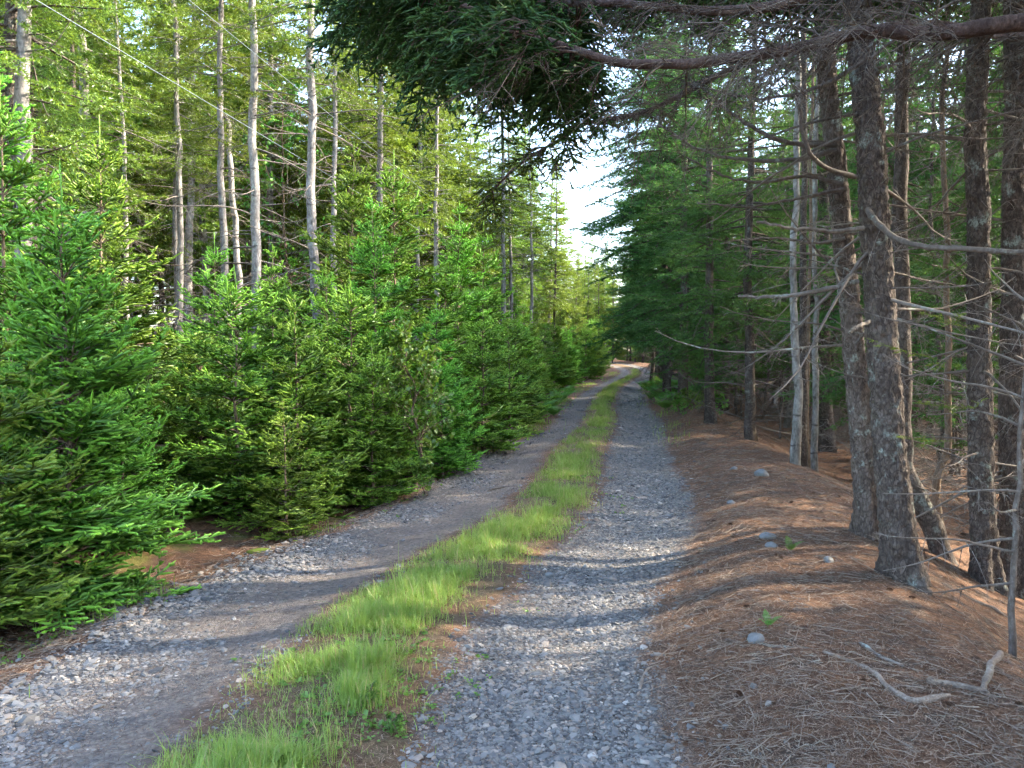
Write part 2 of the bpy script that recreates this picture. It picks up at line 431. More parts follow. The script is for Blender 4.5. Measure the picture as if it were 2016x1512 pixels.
def stone_mat(name, stops, scale=30, attr=True, spec=.3, moss=None):
    m, nt, out = mat(name); n = N(nt)
    tc = n('ShaderNodeTexCoord'); v = tc.outputs['Object']
    nz = n.noise(v, scale, 4, .7)
    if attr:
        at = n('ShaderNodeAttribute', attribute_name='age'); f = n.math('ADD', at.outputs['Fac'], n.math('MULTIPLY_ADD', nz, .3, -.15), clamp=True)
    else: f = nz
    col = n.ramp(f, stops)
    bp = n('ShaderNodeBump', inp={'Strength': .35, 'Distance': .004}); n.link(nz, bp.inputs['Height'])
    bs = n('ShaderNodeBsdfPrincipled', inp={'Base Color': col, 'Roughness': .75, 'Specular IOR Level': spec, 'Normal': bp.outputs[0]})
    nt.links.new(bs.outputs[0], out.inputs[0]); return m
M['gravel'] = stone_mat('crushed_stone', [(0, (.066, .063, .062)), (.35, (.138, .131, .126)), (.66, (.215, .203, .188)), (.80, (.24, .19, .152)), (1, (.37, .335, .295))], 25)
M['stone'] = stone_mat('field_stone', [(.3, (.09, .09, .09)), (.55, (.17, .17, .168)), (.75, (.27, .26, .245))], 16, attr=False)

def ground_mat():
    m, nt, out = mat('forest_ground'); n = N(nt)
    gp = n('ShaderNodeNewGeometry'); v = gp.outputs['Position']
    ua = n('ShaderNodeAttribute', attribute_name='age'); u0 = ua.outputs['Fac']
    n1 = n.noise(v, 1.1, 3); n2 = n.noise(v, 5.5, 3); n3 = n.noise(v, 26, 4, .7); n4 = n.noise(v, 110, 2, .7)
    u = n.math('ADD', u0, n.math('ADD', n.math('MULTIPLY_ADD', n1, .5, -.25), n.math('MULTIPLY_ADD', n2, .3, -.15)))
    sy = n('ShaderNodeSeparateXYZ'); nt.links.new(v, sy.inputs[0]); far = n.ss(sy.outputs[1], 10, 17)
    tl = n.ss(n.math('ADD', n.math('ABSOLUTE', n.math('ADD', u, n.math('MULTIPLY_ADD', far, -.32, 1.10))), n.math('MULTIPLY', far, .24)), .42, .70, 1, 0)
    tr = n.ss(n.math('ABSOLUTE', n.math('SUBTRACT', u, .97)), .36, .60, 1, 0)
    trk = n.math('MAXIMUM', tl, tr)
    # litter
    vs = n('ShaderNodeMapping', inp={'Scale': (1, 1, 1)}); nt.links.new(v, vs.inputs[0])
    lit = n.ramp(n.math('MULTIPLY_ADD', n3, .55, n.math('MULTIPLY', n4, .45)), [(.30, (.036, .019, .011)), (.45, (.110, .055, .031)), (.58, (.195, .108, .064)), (.72, (.31, .215, .15))])
    lit = n.mix(n.ss(n2, .45, .75), lit, rgb(.075, .055, .042))
    mossm = n.math('MULTIPLY', n.ss(n.noise(v, 1.7, 4, .6), .52, .66), n.ss(u0, -1.7, -2.3))
    lit = n.mix(n.math('MULTIPLY', mossm, .6), lit, n.mix(n3, rgb(.05, .08, .015), rgb(.22, .24, .05)))
    # gravel
    vo = n('ShaderNodeTexVoronoi', feature='F1', inp={'Scale': 42.0}); nt.links.new(v, vo.inputs['Vector'])
    ve = n('ShaderNodeTexVoronoi', feature='DISTANCE_TO_EDGE', inp={'Scale': 42.0}); nt.links.new(v, ve.inputs['Vector'])
    sp = n('ShaderNodeSeparateColor'); nt.links.new(vo.outputs['Color'], sp.inputs[0])
    grv = n.ramp(sp.outputs[0], [(0, (.078, .073, .07)), (.4, (.146, .139, .133)), (.72, (.22, .208, .193)), (.86, (.24, .19, .152)), (1, (.37, .335, .295))])
    gap = n.ss(ve.outputs[0], .0, .12)
    grv = n.mix(gap, rgb(.10, .09, .085), grv)
    dirt = n.ramp(n3, [(.3, (.095, .075, .062)), (.55, (.185, .152, .13)), (.75, (.28, .24, .205))])
    # worn, dirtier inner half of one wheel track
    worn = n.math('MULTIPLY', n.ss(n.math('ABSOLUTE', n.math('ADD', u, .85)), .25, .7, 1, 0), n.ss(n2, .22, .5))
    worn = n.math('MAXIMUM', worn, n.math('MULTIPLY', n.ss(n.noise(v, 1.6, 4, .6), .5, .68), .75))
    grv = n.mix(n.math('MULTIPLY', worn, .85), grv, dirt)
    col = n.mix(trk, lit, grv)
    # grass soil between the wheel tracks
    gm = n.math('MULTIPLY', n.ss(n.math('ABSOLUTE', u), .30, .5, 1, 0), n.ss(n2, .25, .6))
    soil = n.ramp(n.math('MULTIPLY_ADD', n4, .55, n.math('MULTIPLY', n3, .45)), [(.3, (.045, .035, .02)), (.5, (.12, .095, .05)), (.7, (.23, .19, .11))])
    col = n.mix(n.math('MULTIPLY', gm, .7), col, soil)
    hh = n.math('ADD', n.math('MULTIPLY', n.math('MULTIPLY', gap, trk), .8), n.math('ADD', n.math('MULTIPLY', n3, .9), n.math('MULTIPLY', n4, .7)))
    bp = n('ShaderNodeBump', inp={'Strength': .8, 'Distance': .015}); n.link(hh, bp.inputs['Height'])
    bs = n('ShaderNodeBsdfPrincipled', inp={'Base Color': col, 'Roughness': .92, 'Specular IOR Level': .15, 'Normal': bp.outputs[0]})
    nt.links.new(bs.outputs[0], out.inputs[0]); return m
M['ground'] = ground_mat()

def plain(name, c, rough=.5, metal=0):
    m, nt, out = mat(name); n = N(nt)
    tc = n('ShaderNodeTexCoord')
    col = n.mix(n.noise(tc.outputs['Object'], 3, 3), rgb(*[k * .85 for k in c]), rgb(*[min(1, k * 1.15) for k in c]))
    bs = n('ShaderNodeBsdfPrincipled', inp={'Base Color': col, 'Roughness': rough, 'Metallic': metal}); nt.links.new(bs.outputs[0], out.inputs[0]); return m
M['cable'] = plain('cable_sheath', (.13, .16, .18), .5)

# ------------------------------------------------------------------ objects
def link(name, me, parent=None):
    o = bpy.data.objects.new(name, me); COL.objects.link(o)
    if parent is not None: o.parent = parent
    return o
def tag(o, label, cat, group=None, kind=None):
    if label: o['label'] = label
    if cat: o['category'] = cat
    if group: o['group'] = group
    if kind: o['kind'] = kind
    return o
def root(name, label, cat, loc, rot=(0, 0, 0), s=1.0, group=None):
    o = bpy.data.objects.new(name, None); COL.objects.link(o)
    o.empty_display_size = .2
    o.location = loc; o.rotation_euler = rot; o.scale = (s, s, s) if np.isscalar(s) else s
    return tag(o, label, cat, group)
def plant(proto, name, label, cat, x, y, rz=0.0, s=1.0, lean=(0, 0), group=None, sink=.05, z=None):
    """one tree or plant: an Empty at its foot, one child per part (mesh data shared between repeats)"""
    o = root(name, label, cat, (x, y, (hz(x, y) if z is None else z) - sink), (0, 0, 0), s, group)
    o.rotation_mode = 'XYZ'
    q = Euler((lean[0], lean[1], 0)).to_matrix() @ Euler((0, 0, rz)).to_matrix()
    o.rotation_euler = q.to_euler()
    for pn, me in proto: link(pn, me, o)
    return o

# ------------------------------------------------------------------ tree prototypes
def young_spruce(seed, H, Lmax, r0=.028, stems=1, dens=1.0, wh=.235):
    rng = RNG(seed); w = Geo(); g = Geo()
    for st in range(stems):
        off = np.array([0, 0, 0]) if st == 0 else np.array([rng.uniform(-.16, .16), rng.uniform(-.12, .12), 0])
        h = H * (1 if st == 0 else .86)
        path = trunk_path(h, rng, .02, 20) + off
        trunk_mesh(w, path, r0, .004, 8, .2)
        z, az, L, e0 = [], [], [], []
        zz = .10
        while zz < h - .10:
            f = zz / h
            k = rng.integers(6, 8) if f < .9 else 5
            a0 = rng.uniform(0, 6.28)
            for i in range(k):
                z.append(zz + rng.normal(0, .025)); az.append(a0 + i * 6.283 / k + rng.normal(0, .2))
                L.append(max(.06, Lmax * (1 - f) ** .68 * rng.uniform(.66, 1.15) * min(1, .72 + f * 2)))
                e0.append(2 + 50 * f ** 1.1 + rng.normal(0, 9))
            for i in range(2):
                z.append(zz + rng.uniform(.05, wh)); az.append(rng.uniform(0, 6.28)); L.append(max(.05, Lmax * (1 - f) ** .9 * rng.uniform(.25, .6))); e0.append(5 + 45 * f + rng.normal(0, 8))
            zz += wh * rng.uniform(.8, 1.2) * (1 + .5 * f)
        z, az, L, e0 = map(np.array, (z, az, L, e0)); z = np.clip(z, .06, h - .03)
        p0 = path_at(path, z)
        P = bpaths(p0, az, L, e0, np.full(len(L), 9.), 32 + rng.normal(0, 9, len(L)), 9, rng, .05)
        ss = np.linspace(0, 1, 9)
        tubes(w, P, np.maximum((.0045 + .006 * L)[:, None] * (1 - .85 * ss)[None], .0012), 4, age=.2)
        foliage(g, w, P, L, rng, .088, .56, .46, .090, 13, .0185, .0050, bald=.12, side=.9, wr=.0022, dens=dens, sdroop=.0, core=.0085)
        # leader
        needles(g, path_at(path, np.linspace(h * .8, h - .02, 8)), np.tile([[0, 0, 1.]], (8, 1)), np.full(8, h * .03), 16, .017, .005, rng, age=.95, core=.007)
    return [('trunk', w.mesh('young_trunk', [M['bark_brown']], True)), ('crown', g.mesh('young_crown', [M['needle_young']]))]

def tall_spruce(seed, H, r0, live0, Lmax, barkm, needm, nb=120, dead=(.12, .5, 50), dlen=1.5, wob=.05, sides=12, bend=(0, 0), ntw=8, sparse=1.0, droop=16, topcut=None, nl=.058, nw=.017, spacing=.13, seg=.14, nn=6, deadm='dead', prof=.75):
    rng = RNG(seed); w = Geo(); g = Geo(); dd = Geo()
    path = trunk_path(H, rng, wob, 36, bend)
    trunk_mesh(w, path, r0, .02 if topcut is None else r0 * .55, sides, .25, bark=r0 * .06, seed=seed)
    parts = []
    if nb:
        f = np.sort(rng.random(nb) ** .9); z = H * (live0 + (1 - live0) * f) - .1
        L = Lmax * np.clip((1 - f) ** prof * np.minimum(1, .55 + f * 3), .08, 1) * rng.uniform(.55, 1.12, nb)
        az = rng.uniform(0, 6.28, nb); e0 = -8 + 45 * f ** 1.6 + rng.normal(0, 9, nb)
        p0 = path_at(path, z)
        P = bpaths(p0, az, L, e0, np.full(nb, float(droop)), 24 + rng.normal(0, 8, nb), 9, rng, .06)
        ss = np.linspace(0, 1, 9)
        tubes(w, P, np.maximum((.006 + .009 * L)[:, None] * (1 - .85 * ss)[None], .002), 4)
        foliage(g, None, P, L, rng, spacing, .45, .75, seg, nn, nl, nw, bald=.16, side=.85, sdroop=.3, dens=sparse)
    if dead[2]:
        k = dead[2]
        z = rng.uniform(dead[0] * H, dead[1] * H, k); az = rng.uniform(0, 6.28, k)
        L = dlen * rng.uniform(.3, 1.1, k); L[rng.random(k) < .25] *= .3
        p0 = path_at(path, z)
        P = bpaths(p0, az, L, rng.normal(-2, 14, k), rng.uniform(2, 30, k), rng.uniform(0, 60, k), 9, rng, .09)
        ss = np.linspace(0, 1, 9)
        tubes(w, P, np.maximum((.004 + .0065 * L)[:, None] * (1 - .8 * ss)[None], .0018), 4, age=rng.uniform(0, 1, k), m=1)
        if ntw: deadtwigs(w, P, L, rng, ntw, .5, .0035, m=1)
    parts.append(('trunk', w.mesh('spruce_trunk', [M[barkm], M[deadm]], True)))
    if nb: parts.append(('crown', g.mesh('spruce_crown', [M[needm]])))
    return parts

def leaves(g, p, d, size, rng, age, m=0):
    """folded broad leaves: four triangles each"""
    S = len(p); d = nrm(d)
    u = nrm(rng.normal(0, .45, (S, 3)) + np.array([0, 0, 1.])); w = nrm(np.cross(d, u)); nn = np.cross(w, d)
    L = size[:, None]
    a = p; b = p + d * L * .5 + w * L * .36 + nn * L * .06; c = p + d * L - nn * L * .1; e = p + d * L * .5 - w * L * .36 + nn * L * .06; mid = p + d * L * .5
    V = np.stack([a, b, c, e, mid], 1).reshape(-1, 3); o = (np.arange(S) * 5)[:, None, None]
    T = np.array([[0, 4, 1], [4, 2, 1], [0, 3, 4], [4, 3, 2]])[None] + o
    g.add(V, tris=T.reshape(-1, 3), age=np.repeat(age, 5), m=m)

def broadleaf(seed, H, r0, live0, Lmax, barkm, nb=40, tw=10, lf=7, size=.06, wob=.08, e=35, sides=9, bend=(0, 0)):
    rng = RNG(seed); w = Geo(); g = Geo()
    path = trunk_path(H, rng, wob, 26, bend)
    trunk_mesh(w, path, r0, max(.006, r0 * .12), sides, .25, bark=r0 * .04, seed=seed)
    f = rng.random(nb); z = H * (live0 + (.98 - live0) * f)
    L = Lmax * (1 - .65 * f) * rng.uniform(.5, 1.1, nb); az = rng.uniform(0, 6.28, nb)
    P = bpaths(path_at(path, z), az, L, e + rng.normal(0, 15, nb), np.full(nb, 14.), rng.normal(10, 20, nb), 8, rng, .13)
    ss = np.linspace(0, 1, 8)
    tubes(w, P, np.maximum((.3 * r0 * np.minimum(1, L / Lmax + .2))[:, None] * (1 - .85 * ss)[None], .0015), 4)
    s = rng.uniform(.25, 1, (nb, tw)); pos, T = along(P, s)
    D = nrm(T + rng.normal(0, .75, T.shape)); ll = (L[:, None] * .35 * rng.uniform(.4, 1, s.shape))
    pos, D, ll = pos.reshape(-1, 3), D.reshape(-1, 3), ll.reshape(-1)
    tt = np.linspace(0, 1, 4); LP = pos[:, None] + D[:, None] * (ll[:, None] * tt)[..., None]; LP[..., 2] -= (.2 * ll)[:, None] * tt ** 2
    tubes(w, LP, .003 * (1 - .6 * tt)[None] * np.ones((len(ll), 1)), 3)
    s2 = rng.uniform(.15, 1.0, (len(ll), lf)); p2, T2 = along(LP, s2)
    D2 = nrm(T2 * .5 + rng.normal(0, .7, T2.shape) + np.array([0, 0, -.15]))
    cl = np.repeat(rng.uniform(0, 1, len(ll)), lf)
    leaves(g, p2.reshape(-1, 3), D2.reshape(-1, 3), size * rng.uniform(.6, 1.25, cl.size), rng, np.clip(cl + rng.normal(0, .15, cl.size), 0, 1))
    return [('trunk', w.mesh('leafy_trunk', [M[barkm]], True)), ('crown', g.mesh('leafy_crown', [M['leaf']]))]

def fern(seed, nf=9, L=.6):
    rng = RNG(seed); g = Geo()
    for i in range(nf):
        az = np.array([i * 6.283 / nf + rng.normal(0, .25)]); l = np.array([L * rng.uniform(.7, 1.1)])
        P = bpaths(np.array([[0, 0, .02]]), az, l, np.array([62. + rng.normal(0, 8)]), np.array([10.]), np.array([-70. + rng.normal(0, 12)]), 14, rng, .02)
        tubes(g, P, .003 * (1 - .8 * np.linspace(0, 1, 14))[None], 3, age=.2)
        s = np.repeat(np.linspace(.16, .98, 26)[None], 1, 0); pos, T = along(P, s)
        S = nrm(np.cross(T, np.array([0, 0, 1.]))); N_ = np.cross(S, T)
        prof = np.sin(np.pi * np.clip((s - .05) / .95, 0, 1) ** .7) * .24 * L + .01
        for sd in (-1, 1):
            D = nrm(S * sd + T * .35 - N_ * .12)
            pl = prof[..., None]
            wv = T * .0058 * (L / .6)
            a = pos - wv; b = pos + wv; c = pos + D * pl * .55 + wv * .9 ; d = pos + D * pl; e = pos + D * pl * .55 - wv * .9
            V = np.stack([a, e, d, c, b], 2).reshape(-1, 3); o = (np.arange(26) * 5)[:, None, None]
            g.add(V, tris=(np.array([[0, 1, 4], [1, 3, 4], [1, 2, 3]])[None] + o).reshape(-1, 3), age=np.repeat(rng.uniform(.2, 1, 26), 5))
    return g.mesh('fern_fronds', [M['fern']])

# ==================================================================  SETTING
def axis(fine0, fine1, step, lo, hi, growth=1.13, maxstep=12):
    a = list(np.arange(fine0, fine1, step)); s = step
    while a[-1] < hi: s = min(s * growth, maxstep); a.append(a[-1] + s)
    s = step; b = [a[0]]
    while b[-1] > lo: s = min(s * growth, maxstep); b.append(b[-1] - s)
    return np.array(b[:0:-1] + a)
def build_ground():
    xs = axis(-4.2, 5.2, .07, -260, 260); ys = axis(1.6, 14, .07, -70, 420, 1.05)
    XX, YY = np.meshgrid(xs, ys)
    u = ucoord(XX, YY)
    ZZ = hgt(XX, YY) - .05 * sstep(1.68, 1.4, np.abs(u))
    g = Geo(); nx, ny = len(xs), len(ys)
    i = np.arange(ny - 1)[:, None] * nx + np.arange(nx - 1)[None]
    g.add(np.stack([XX, YY, ZZ], -1), quads=np.stack([i, i + 1, i + nx + 1, i + nx], -1).reshape(-1, 4), age=u.ravel())
    o = link('ground', g.mesh('ground', [M['ground']], True)); o['kind'] = 'structure'
    # the track: a ribbon following the centre line
    ys = axis(0.5, 14, .06, -20, 100, 1.05, 1.0); us = np.linspace(-1.75, 1.75, 71)
    YY, UU = np.meshgrid(ys, us, indexing='ij')
    s = (xc(YY + .05) - xc(YY - .05)) / .1
    q = np.sqrt(1 + s * s)
    XX = xc(YY) + UU / q; Y2 = YY - UU * s / q
    XX = xc(Y2) + UU * np.sqrt(1 + ((xc(Y2 + .05) - xc(Y2 - .05)) / .1) ** 2)
    ZZ = hgt(XX, Y2) + .006 - .05 * sstep(1.55, 1.75, np.abs(UU))
    g = Geo(); nx, ny = len(us), len(ys)
    i = np.arange(ny - 1)[:, None] * nx + np.arange(nx - 1)[None]
    g.add(np.stack([XX, Y2, ZZ], -1), quads=np.stack([i, i + 1, i + nx + 1, i + nx], -1).reshape(-1, 4), age=ucoord(XX, Y2).ravel())
    o = link('gravel_road', g.mesh('gravel_road', [M['ground']], True)); o['kind'] = 'structure'
build_ground()

def xy_from(u, y):
    s = (xc(y + .05) - xc(y - .05)) / .1
    return xc(y) + u * np.sqrt(1 + s * s), y
def infront(x, y, m=.12):
    return np.abs(x) < (.666 + m) * y + .4

ICO = None
def ico():
    p = (1 + 5 ** .5) / 2
    v = np.array([(-1, p, 0), (1, p, 0), (-1, -p, 0), (1, -p, 0), (0, -1, p), (0, 1, p), (0, -1, -p), (0, 1, -p), (p, 0, -1), (p, 0, 1), (-p, 0, -1), (-p, 0, 1)], float)
    t = np.array([(0, 11, 5), (0, 5, 1), (0, 1, 7), (0, 7, 10), (0, 10, 11), (1, 5, 9), (5, 11, 4), (11, 10, 2), (10, 7, 6), (7, 1, 8), (3, 9, 4), (3, 4, 2), (3, 2, 6), (3, 6, 8), (3, 8, 9), (4, 9, 5), (2, 4, 11), (6, 2, 10), (8, 6, 7), (9, 8, 1)])
    return v / np.linalg.norm(v[0]), t
def ydist(rng, n, y0, y1, p=1.6):
    """more samples close by: density falling like y^-p"""
    r = rng.random(n); a = y0 ** (1 - p); b = y1 ** (1 - p)
    return (a + (b - a) * r) ** (1 / (1 - p))

def build_gravel():
    rng = RNG(11); n = 120000
    y = ydist(rng, n, 2.3, 32, 1.75)
    left = rng.random(n) < .56
    u = np.where(left, -1.08 + .3 * sstep(10, 17, y) + rng.normal(0, .40, n) * (1 - .4 * sstep(10, 17, y)), .97 + rng.normal(0, .27, n))
    # fewer stones on the dirt of the worn wheel path, heaped stones along the outer edge close by
    x, y = xy_from(u, y)
    P = np.stack([x, y, 0 * x], -1)
    nz = vnoise(P, 1.6, 21); n5 = vnoise(P, 5, 22)
    inner = sstep(-.35, -.75, u) * sstep(-1.15, -.8, u)
    keep = infront(x, y) & (rng.random(n) < np.where(left, (1 - .93 * inner) * (.08 + .66 * sstep(.42, .68, nz)) * (1 + .6 * sstep(-1.2, -1.5, u)), .30 + .8 * sstep(.3, .55, nz))) & (np.abs(u) > .38)
    keep &= (u < 1.5) | (rng.random(n) < .35)
    x, y, u, n5 = x[keep], y[keep], u[keep], n5[keep]; n = len(x)
    size = np.exp(rng.normal(np.log(.0078), .46, n)) * (1 + .05 * np.maximum(y - 4, 0)) * np.where((u < -1.3) & (y < 7), 1.3, 1)
    size = np.minimum(size, .032 + .002 * y)
    v0, t0 = ico()
    V = v0[None] * rng.uniform(.6, 1.25, (n, 12, 1)) * np.stack([rng.uniform(.8, 1.5, n), rng.uniform(.7, 1.1, n), rng.uniform(.3, .62, n)], -1)[:, None]
    a = rng.uniform(0, 6.28, n); t = rng.normal(0, .25, n)
    c, s = np.cos(t)[:, None], np.sin(t)[:, None]
    V = np.stack([V[..., 0] * c - V[..., 2] * s, V[..., 1], V[..., 0] * s + V[..., 2] * c], -1)
    c, s = np.cos(a)[:, None], np.sin(a)[:, None]
    V = np.stack([V[..., 0] * c - V[..., 1] * s, V[..., 0] * s + V[..., 1] * c, V[..., 2]], -1) * size[:, None, None]
    V += np.stack([x, y, hgt(x, y) + .006 + size * rng.uniform(-.2, .2, n)], -1)[:, None]
    g = Geo(); o = (np.arange(n) * 12)[:, None, None]
    g.add(V.reshape(-1, 3), tris=(t0[None] + o).reshape(-1, 3), age=np.repeat(np.clip(rng.normal(.42, .24, n), 0, 1), 12))
    ob = link('gravel', g.mesh('gravel', [M['gravel']])); tag(ob, 'blue grey crushed stone loose in the two wheel tracks', 'gravel', kind='stuff')
build_gravel()

def blades(g, x, y, h, rng, wid=.0035, lean=.45, age=None):
    n = len(x); z = hgt(x, y) - .004
    az = rng.uniform(0, 6.28, n); D = np.stack([np.cos(az), np.sin(az), 0 * az], -1); S = np.stack([-np.sin(az), np.cos(az), 0 * az], -1)
    ln = np.abs(rng.normal(0, lean, n))
    B = np.stack([x, y, z], -1)
    t = np.array([0, .4, .75, 1.0]); wv = np.array([1, .9, .55, 0.06])
    C = B[:, None] + D[:, None] * (h * ln)[:, None, None] * (t ** 2)[None, :, None] + np.array([0, 0, 1.]) * (h[:, None] * (t - .35 * np.minimum(ln, 1.3)[:, None] * t ** 2))[..., None]
    wd = (wid * rng.uniform(.7, 1.4, n) * (1 + .045 * np.maximum(y - 4, 0)))[:, None, None]
    V = np.stack([C - S[:, None] * wd * wv[None, :, None] * .5, C + S[:, None] * wd * wv[None, :, None] * .5], 2).reshape(n, 8, 3)
    o = (np.arange(n) * 8)[:, None, None]
    q = np.array([[0, 1, 3, 2], [2, 3, 5, 4], [4, 5, 7, 6]])[None] + o
    if age is None: age = rng.uniform(0, 1, n)
    g.add(V.reshape(-1, 3), quads=q.reshape(-1, 4), age=np.repeat(age, 8))

def build_grass():
    rng = RNG(5); g = Geo()
    n = 105000; y = ydist(rng, n, 2.4, 60, 1.6)
    u = rng.normal(0, .22, n) * np.where(y > 8, .85, 1) - .04 * (y < 6); x, y = xy_from(u, y)
    P = np.stack([x, y, 0 * x], -1); m1 = vnoise(P, .55, 31); m2 = vnoise(P, 3.2, 32); m3 = vnoise(P, 11, 33)
    # in the near stretch the half beside the stony wheel track is bare needles
    bare = sstep(.10, .30, u) * sstep(6.2, 5.2, y)
    m1 = m1 + .25 * (y < 5); m2 = m2 + .10 * (y < 5)
    keep = infront(x, y) & (np.abs(u) < np.where(y > 8, .42, .54)) & (rng.random(n) < np.clip(.12 + 1.4 * sstep(.3, .65, m2), 0, 1) * sstep(.18, .45, m1 + .12) * (1 - .9 * bare))
    x, y, u, m2, m3 = x[keep], y[keep], u[keep], m2[keep], m3[keep]
    h = (.03 + .06 * m2 * rng.uniform(.5, 1.3, len(x)) + .05 * (m3 > .68) ) * np.clip(1.2 - np.abs(u) * 1.1, .4, 1) * (1 + .012 * np.maximum(y - 6, 0))
    h *= np.exp(rng.normal(0, .3, len(x)))
    blades(g, x, y, h, rng, wid=.0032, lean=.6, age=np.where(rng.random(len(x)) < .10, rng.uniform(1.4, 2.0, len(x)), np.clip(rng.normal(.45, .33, len(x)), 0, 1)))
    # sparse grass on both verges, denser far along
    n = 22000; y = ydist(rng, n, 3.5, 60, 1.2); sd = rng.random(n) < .72
    u = np.where(sd, -1.9 + .35 * sstep(10, 17, y) + rng.normal(0, .25, n), 1.6 + rng.normal(0, .2, n)); x, y = xy_from(u, y)
    P = np.stack([x, y, 0 * x], -1); m2 = vnoise(P, 1.3, 34)
    keep = infront(x, y) & (rng.random(n) < sstep(.45, .7, m2) * np.where(sd, np.clip((y - 3) / 12, .06, 1), np.clip((y - 12) / 10, 0.0, 1)))
    x, y = x[keep], y[keep]
    blades(g, x, y, rng.uniform(.06, .2, len(x)), rng, age=rng.uniform(.1, 1, len(x)))
    ob = link('grass', g.mesh('grass', [M['grass']])); tag(ob, 'bright green grass growing down the middle of the track', 'grass', kind='stuff')
build_grass()

def build_weeds():
    rng = RNG(19); g = Geo(); n = 900
    y = ydist(rng, n, 2.5, 12, 1.5); u = np.where(rng.random(n) < .7, rng.normal(.12, .25, n), -1.85 + rng.normal(0, .2, n)); x, y = xy_from(u, y)
    P = np.stack([x, y, 0 * x], -1); k = infront(x, y) & (vnoise(P, 2.1, 50) > .5); x, y = x[k], y[k]; n = len(x); q = 7
    B = np.repeat(np.stack([x, y, hgt(x, y) + .008], -1), q, 0) + rng.normal(0, .012, (n * q, 3)) * np.array([1, 1, .3])
    D = nrm(rng.normal(0, 1, (n * q, 3)) * np.array([1, 1, .25]) + np.array([0, 0, .35])); B[:, 2] += .012 * rng.random(n * q)
    leaves(g, B, D, np.repeat(rng.uniform(.014, .036, n), q) * rng.uniform(.6, 1.1, n * q), rng, np.repeat(rng.random(n), q))
    ob = link('weeds', g.mesh('weeds', [M['leaf']])); tag(ob, 'low broad leaved weeds among the grass and on the verge', 'weeds', kind='stuff')

def build_litter():
    rng = RNG(8); g = Geo()
    # fallen twigs over the needle bank and the verge
    n = 20000; y = ydist(rng, n, 2.2, 22, 1.5); sd = rng.random(n) < .70
    u = np.where(sd, 1.5 + np.abs(rng.normal(0, 1.5, n)), -1.7 - np.abs(rng.normal(0, .45, n))); x, y = xy_from(u, y)
    k = infront(x, y) & (x < 7); x, y = x[k], y[k]; n = len(x)
    L = np.exp(rng.normal(np.log(.062), .6, n)) * (1 + .03 * y); az = rng.uniform(0, 6.28, n)
    P = bpaths(np.stack([x, y, 0 * x], -1), az, L, rng.normal(0, 4, n), np.zeros(n), np.zeros(n), 5, rng, .16)
    P[..., 2] = hgt(P[..., 0], P[..., 1]) + .004 + (P[..., 2] - P[:, :1, 2]) * .6 + rng.uniform(0, .012, (n, 1))
    r = (.0009 + .0020 * rng.random(n) ** 3) * (1 + .05 * y)
    tubes(g, P, r[:, None] * np.linspace(1, .5, 5)[None], 4, age=rng.random(n) ** 2)
    ob = link('twig_litter', g.mesh('twig_litter', [M['litter']], True)); tag(ob, 'thin dry twigs strewn over the needle bank and verge', 'twig litter', kind='stuff')
    g = Geo()
    n = 110000; y = ydist(rng, n, 2.2, 12, 1.7); q = rng.random(n)
    u = np.where(q < .62, 1.45 + np.abs(rng.normal(0, 1.1, n)), np.where(q < .74, -1.6 - np.abs(rng.normal(0, .5, n)), np.where(q < .9, rng.normal(.05, .3, n), rng.uniform(-1.4, 1.4, n)))); x, y = xy_from(u, y)
    k = infront(x, y); x, y = x[k], y[k]; n = len(x)
    az = rng.uniform(0, 6.28, n); D = np.stack([np.cos(az), np.sin(az), rng.normal(.05, .2, n)], -1) * (.022 * rng.uniform(.6, 1.5, n))[:, None]
    S = np.stack([-np.sin(az), np.cos(az), 0 * az], -1) * (.0016 * (1 + .05 * y))[:, None] * .6
    B = np.stack([x, y, hgt(x, y) + .004 + .006 * rng.random(n)], -1)
    V = np.stack([B - S, B + S, B + D + S, B + D - S], 1)
    g.add(V.reshape(-1, 3), quads=np.arange(n * 4).reshape(-1, 4), age=np.repeat(rng.random(n), 4))
    ob = link('needle_litter', g.mesh('needle_litter', [M['needlelitter']])); tag(ob, 'rust brown fallen spruce needles carpeting the bank', 'needle litter', kind='stuff')
build_litter()

# ==================================================================  TREES
YV = [young_spruce(101, 3.0, 1.15, stems=2), young_spruce(102, 2.5, 1.25), young_spruce(103, 3.4, 1.2), young_spruce(104, 2.2, 1.0), young_spruce(105, 4.2, 1.35, r0=.035, wh=.26)]
GR = 'young spruces in the dense row beside the track'
def young(v, px, d, h, rz, label, group=GR, lean=(0, 0)):
    hs = [3.0, 2.5, 3.4, 2.2, 4.2][v]
    plant(YV[v], 'young_spruce', label, 'young spruce', X(px, d), d, rz, h / hs, lean, group)
young(0, 122, 5.3, 3.0, .3, 'twin stemmed young spruce nearest the camera with bright tips')
young(1, -75, 4.5, 2.1, 1.2, 'young spruce cut off by the picture edge, lowest boughs over the verge')
young(2, 20, 6.6, 3.9, 2.2, 'tall thin young spruce behind the twin stemmed one')
young(3, 290, 7.6, 1.5, .9, 'short young spruce in the dip below the gap in the row')
young(1, 465, 8.0, 2.55, 4.0, 'broad bushy young spruce reaching down to the mossy verge')
young(3, 590, 8.0, 2.35, 2.0, 'young spruce with yellowish top right beside the broad bushy one')
young(4, 735, 11.0, 3.9, .5, 'tallest young spruce in the middle of the row with airy top')
young(2, 640, 10.2, 2.9, 3.1, 'slim young spruce half hidden behind the yellowish topped one')
young(1, 730, 8.9, 1.9, 5.0, 'low spreading young spruce just before the leafy shrub')
young(1, 395, 8.6, 2.0, .6, 'bushy young spruce filling the row between the dip and the broad bushy one')
young(3, 560, 7.3, 1.35, 3.6, 'knee high young spruce pushing out at the foot of the broad bushy one')
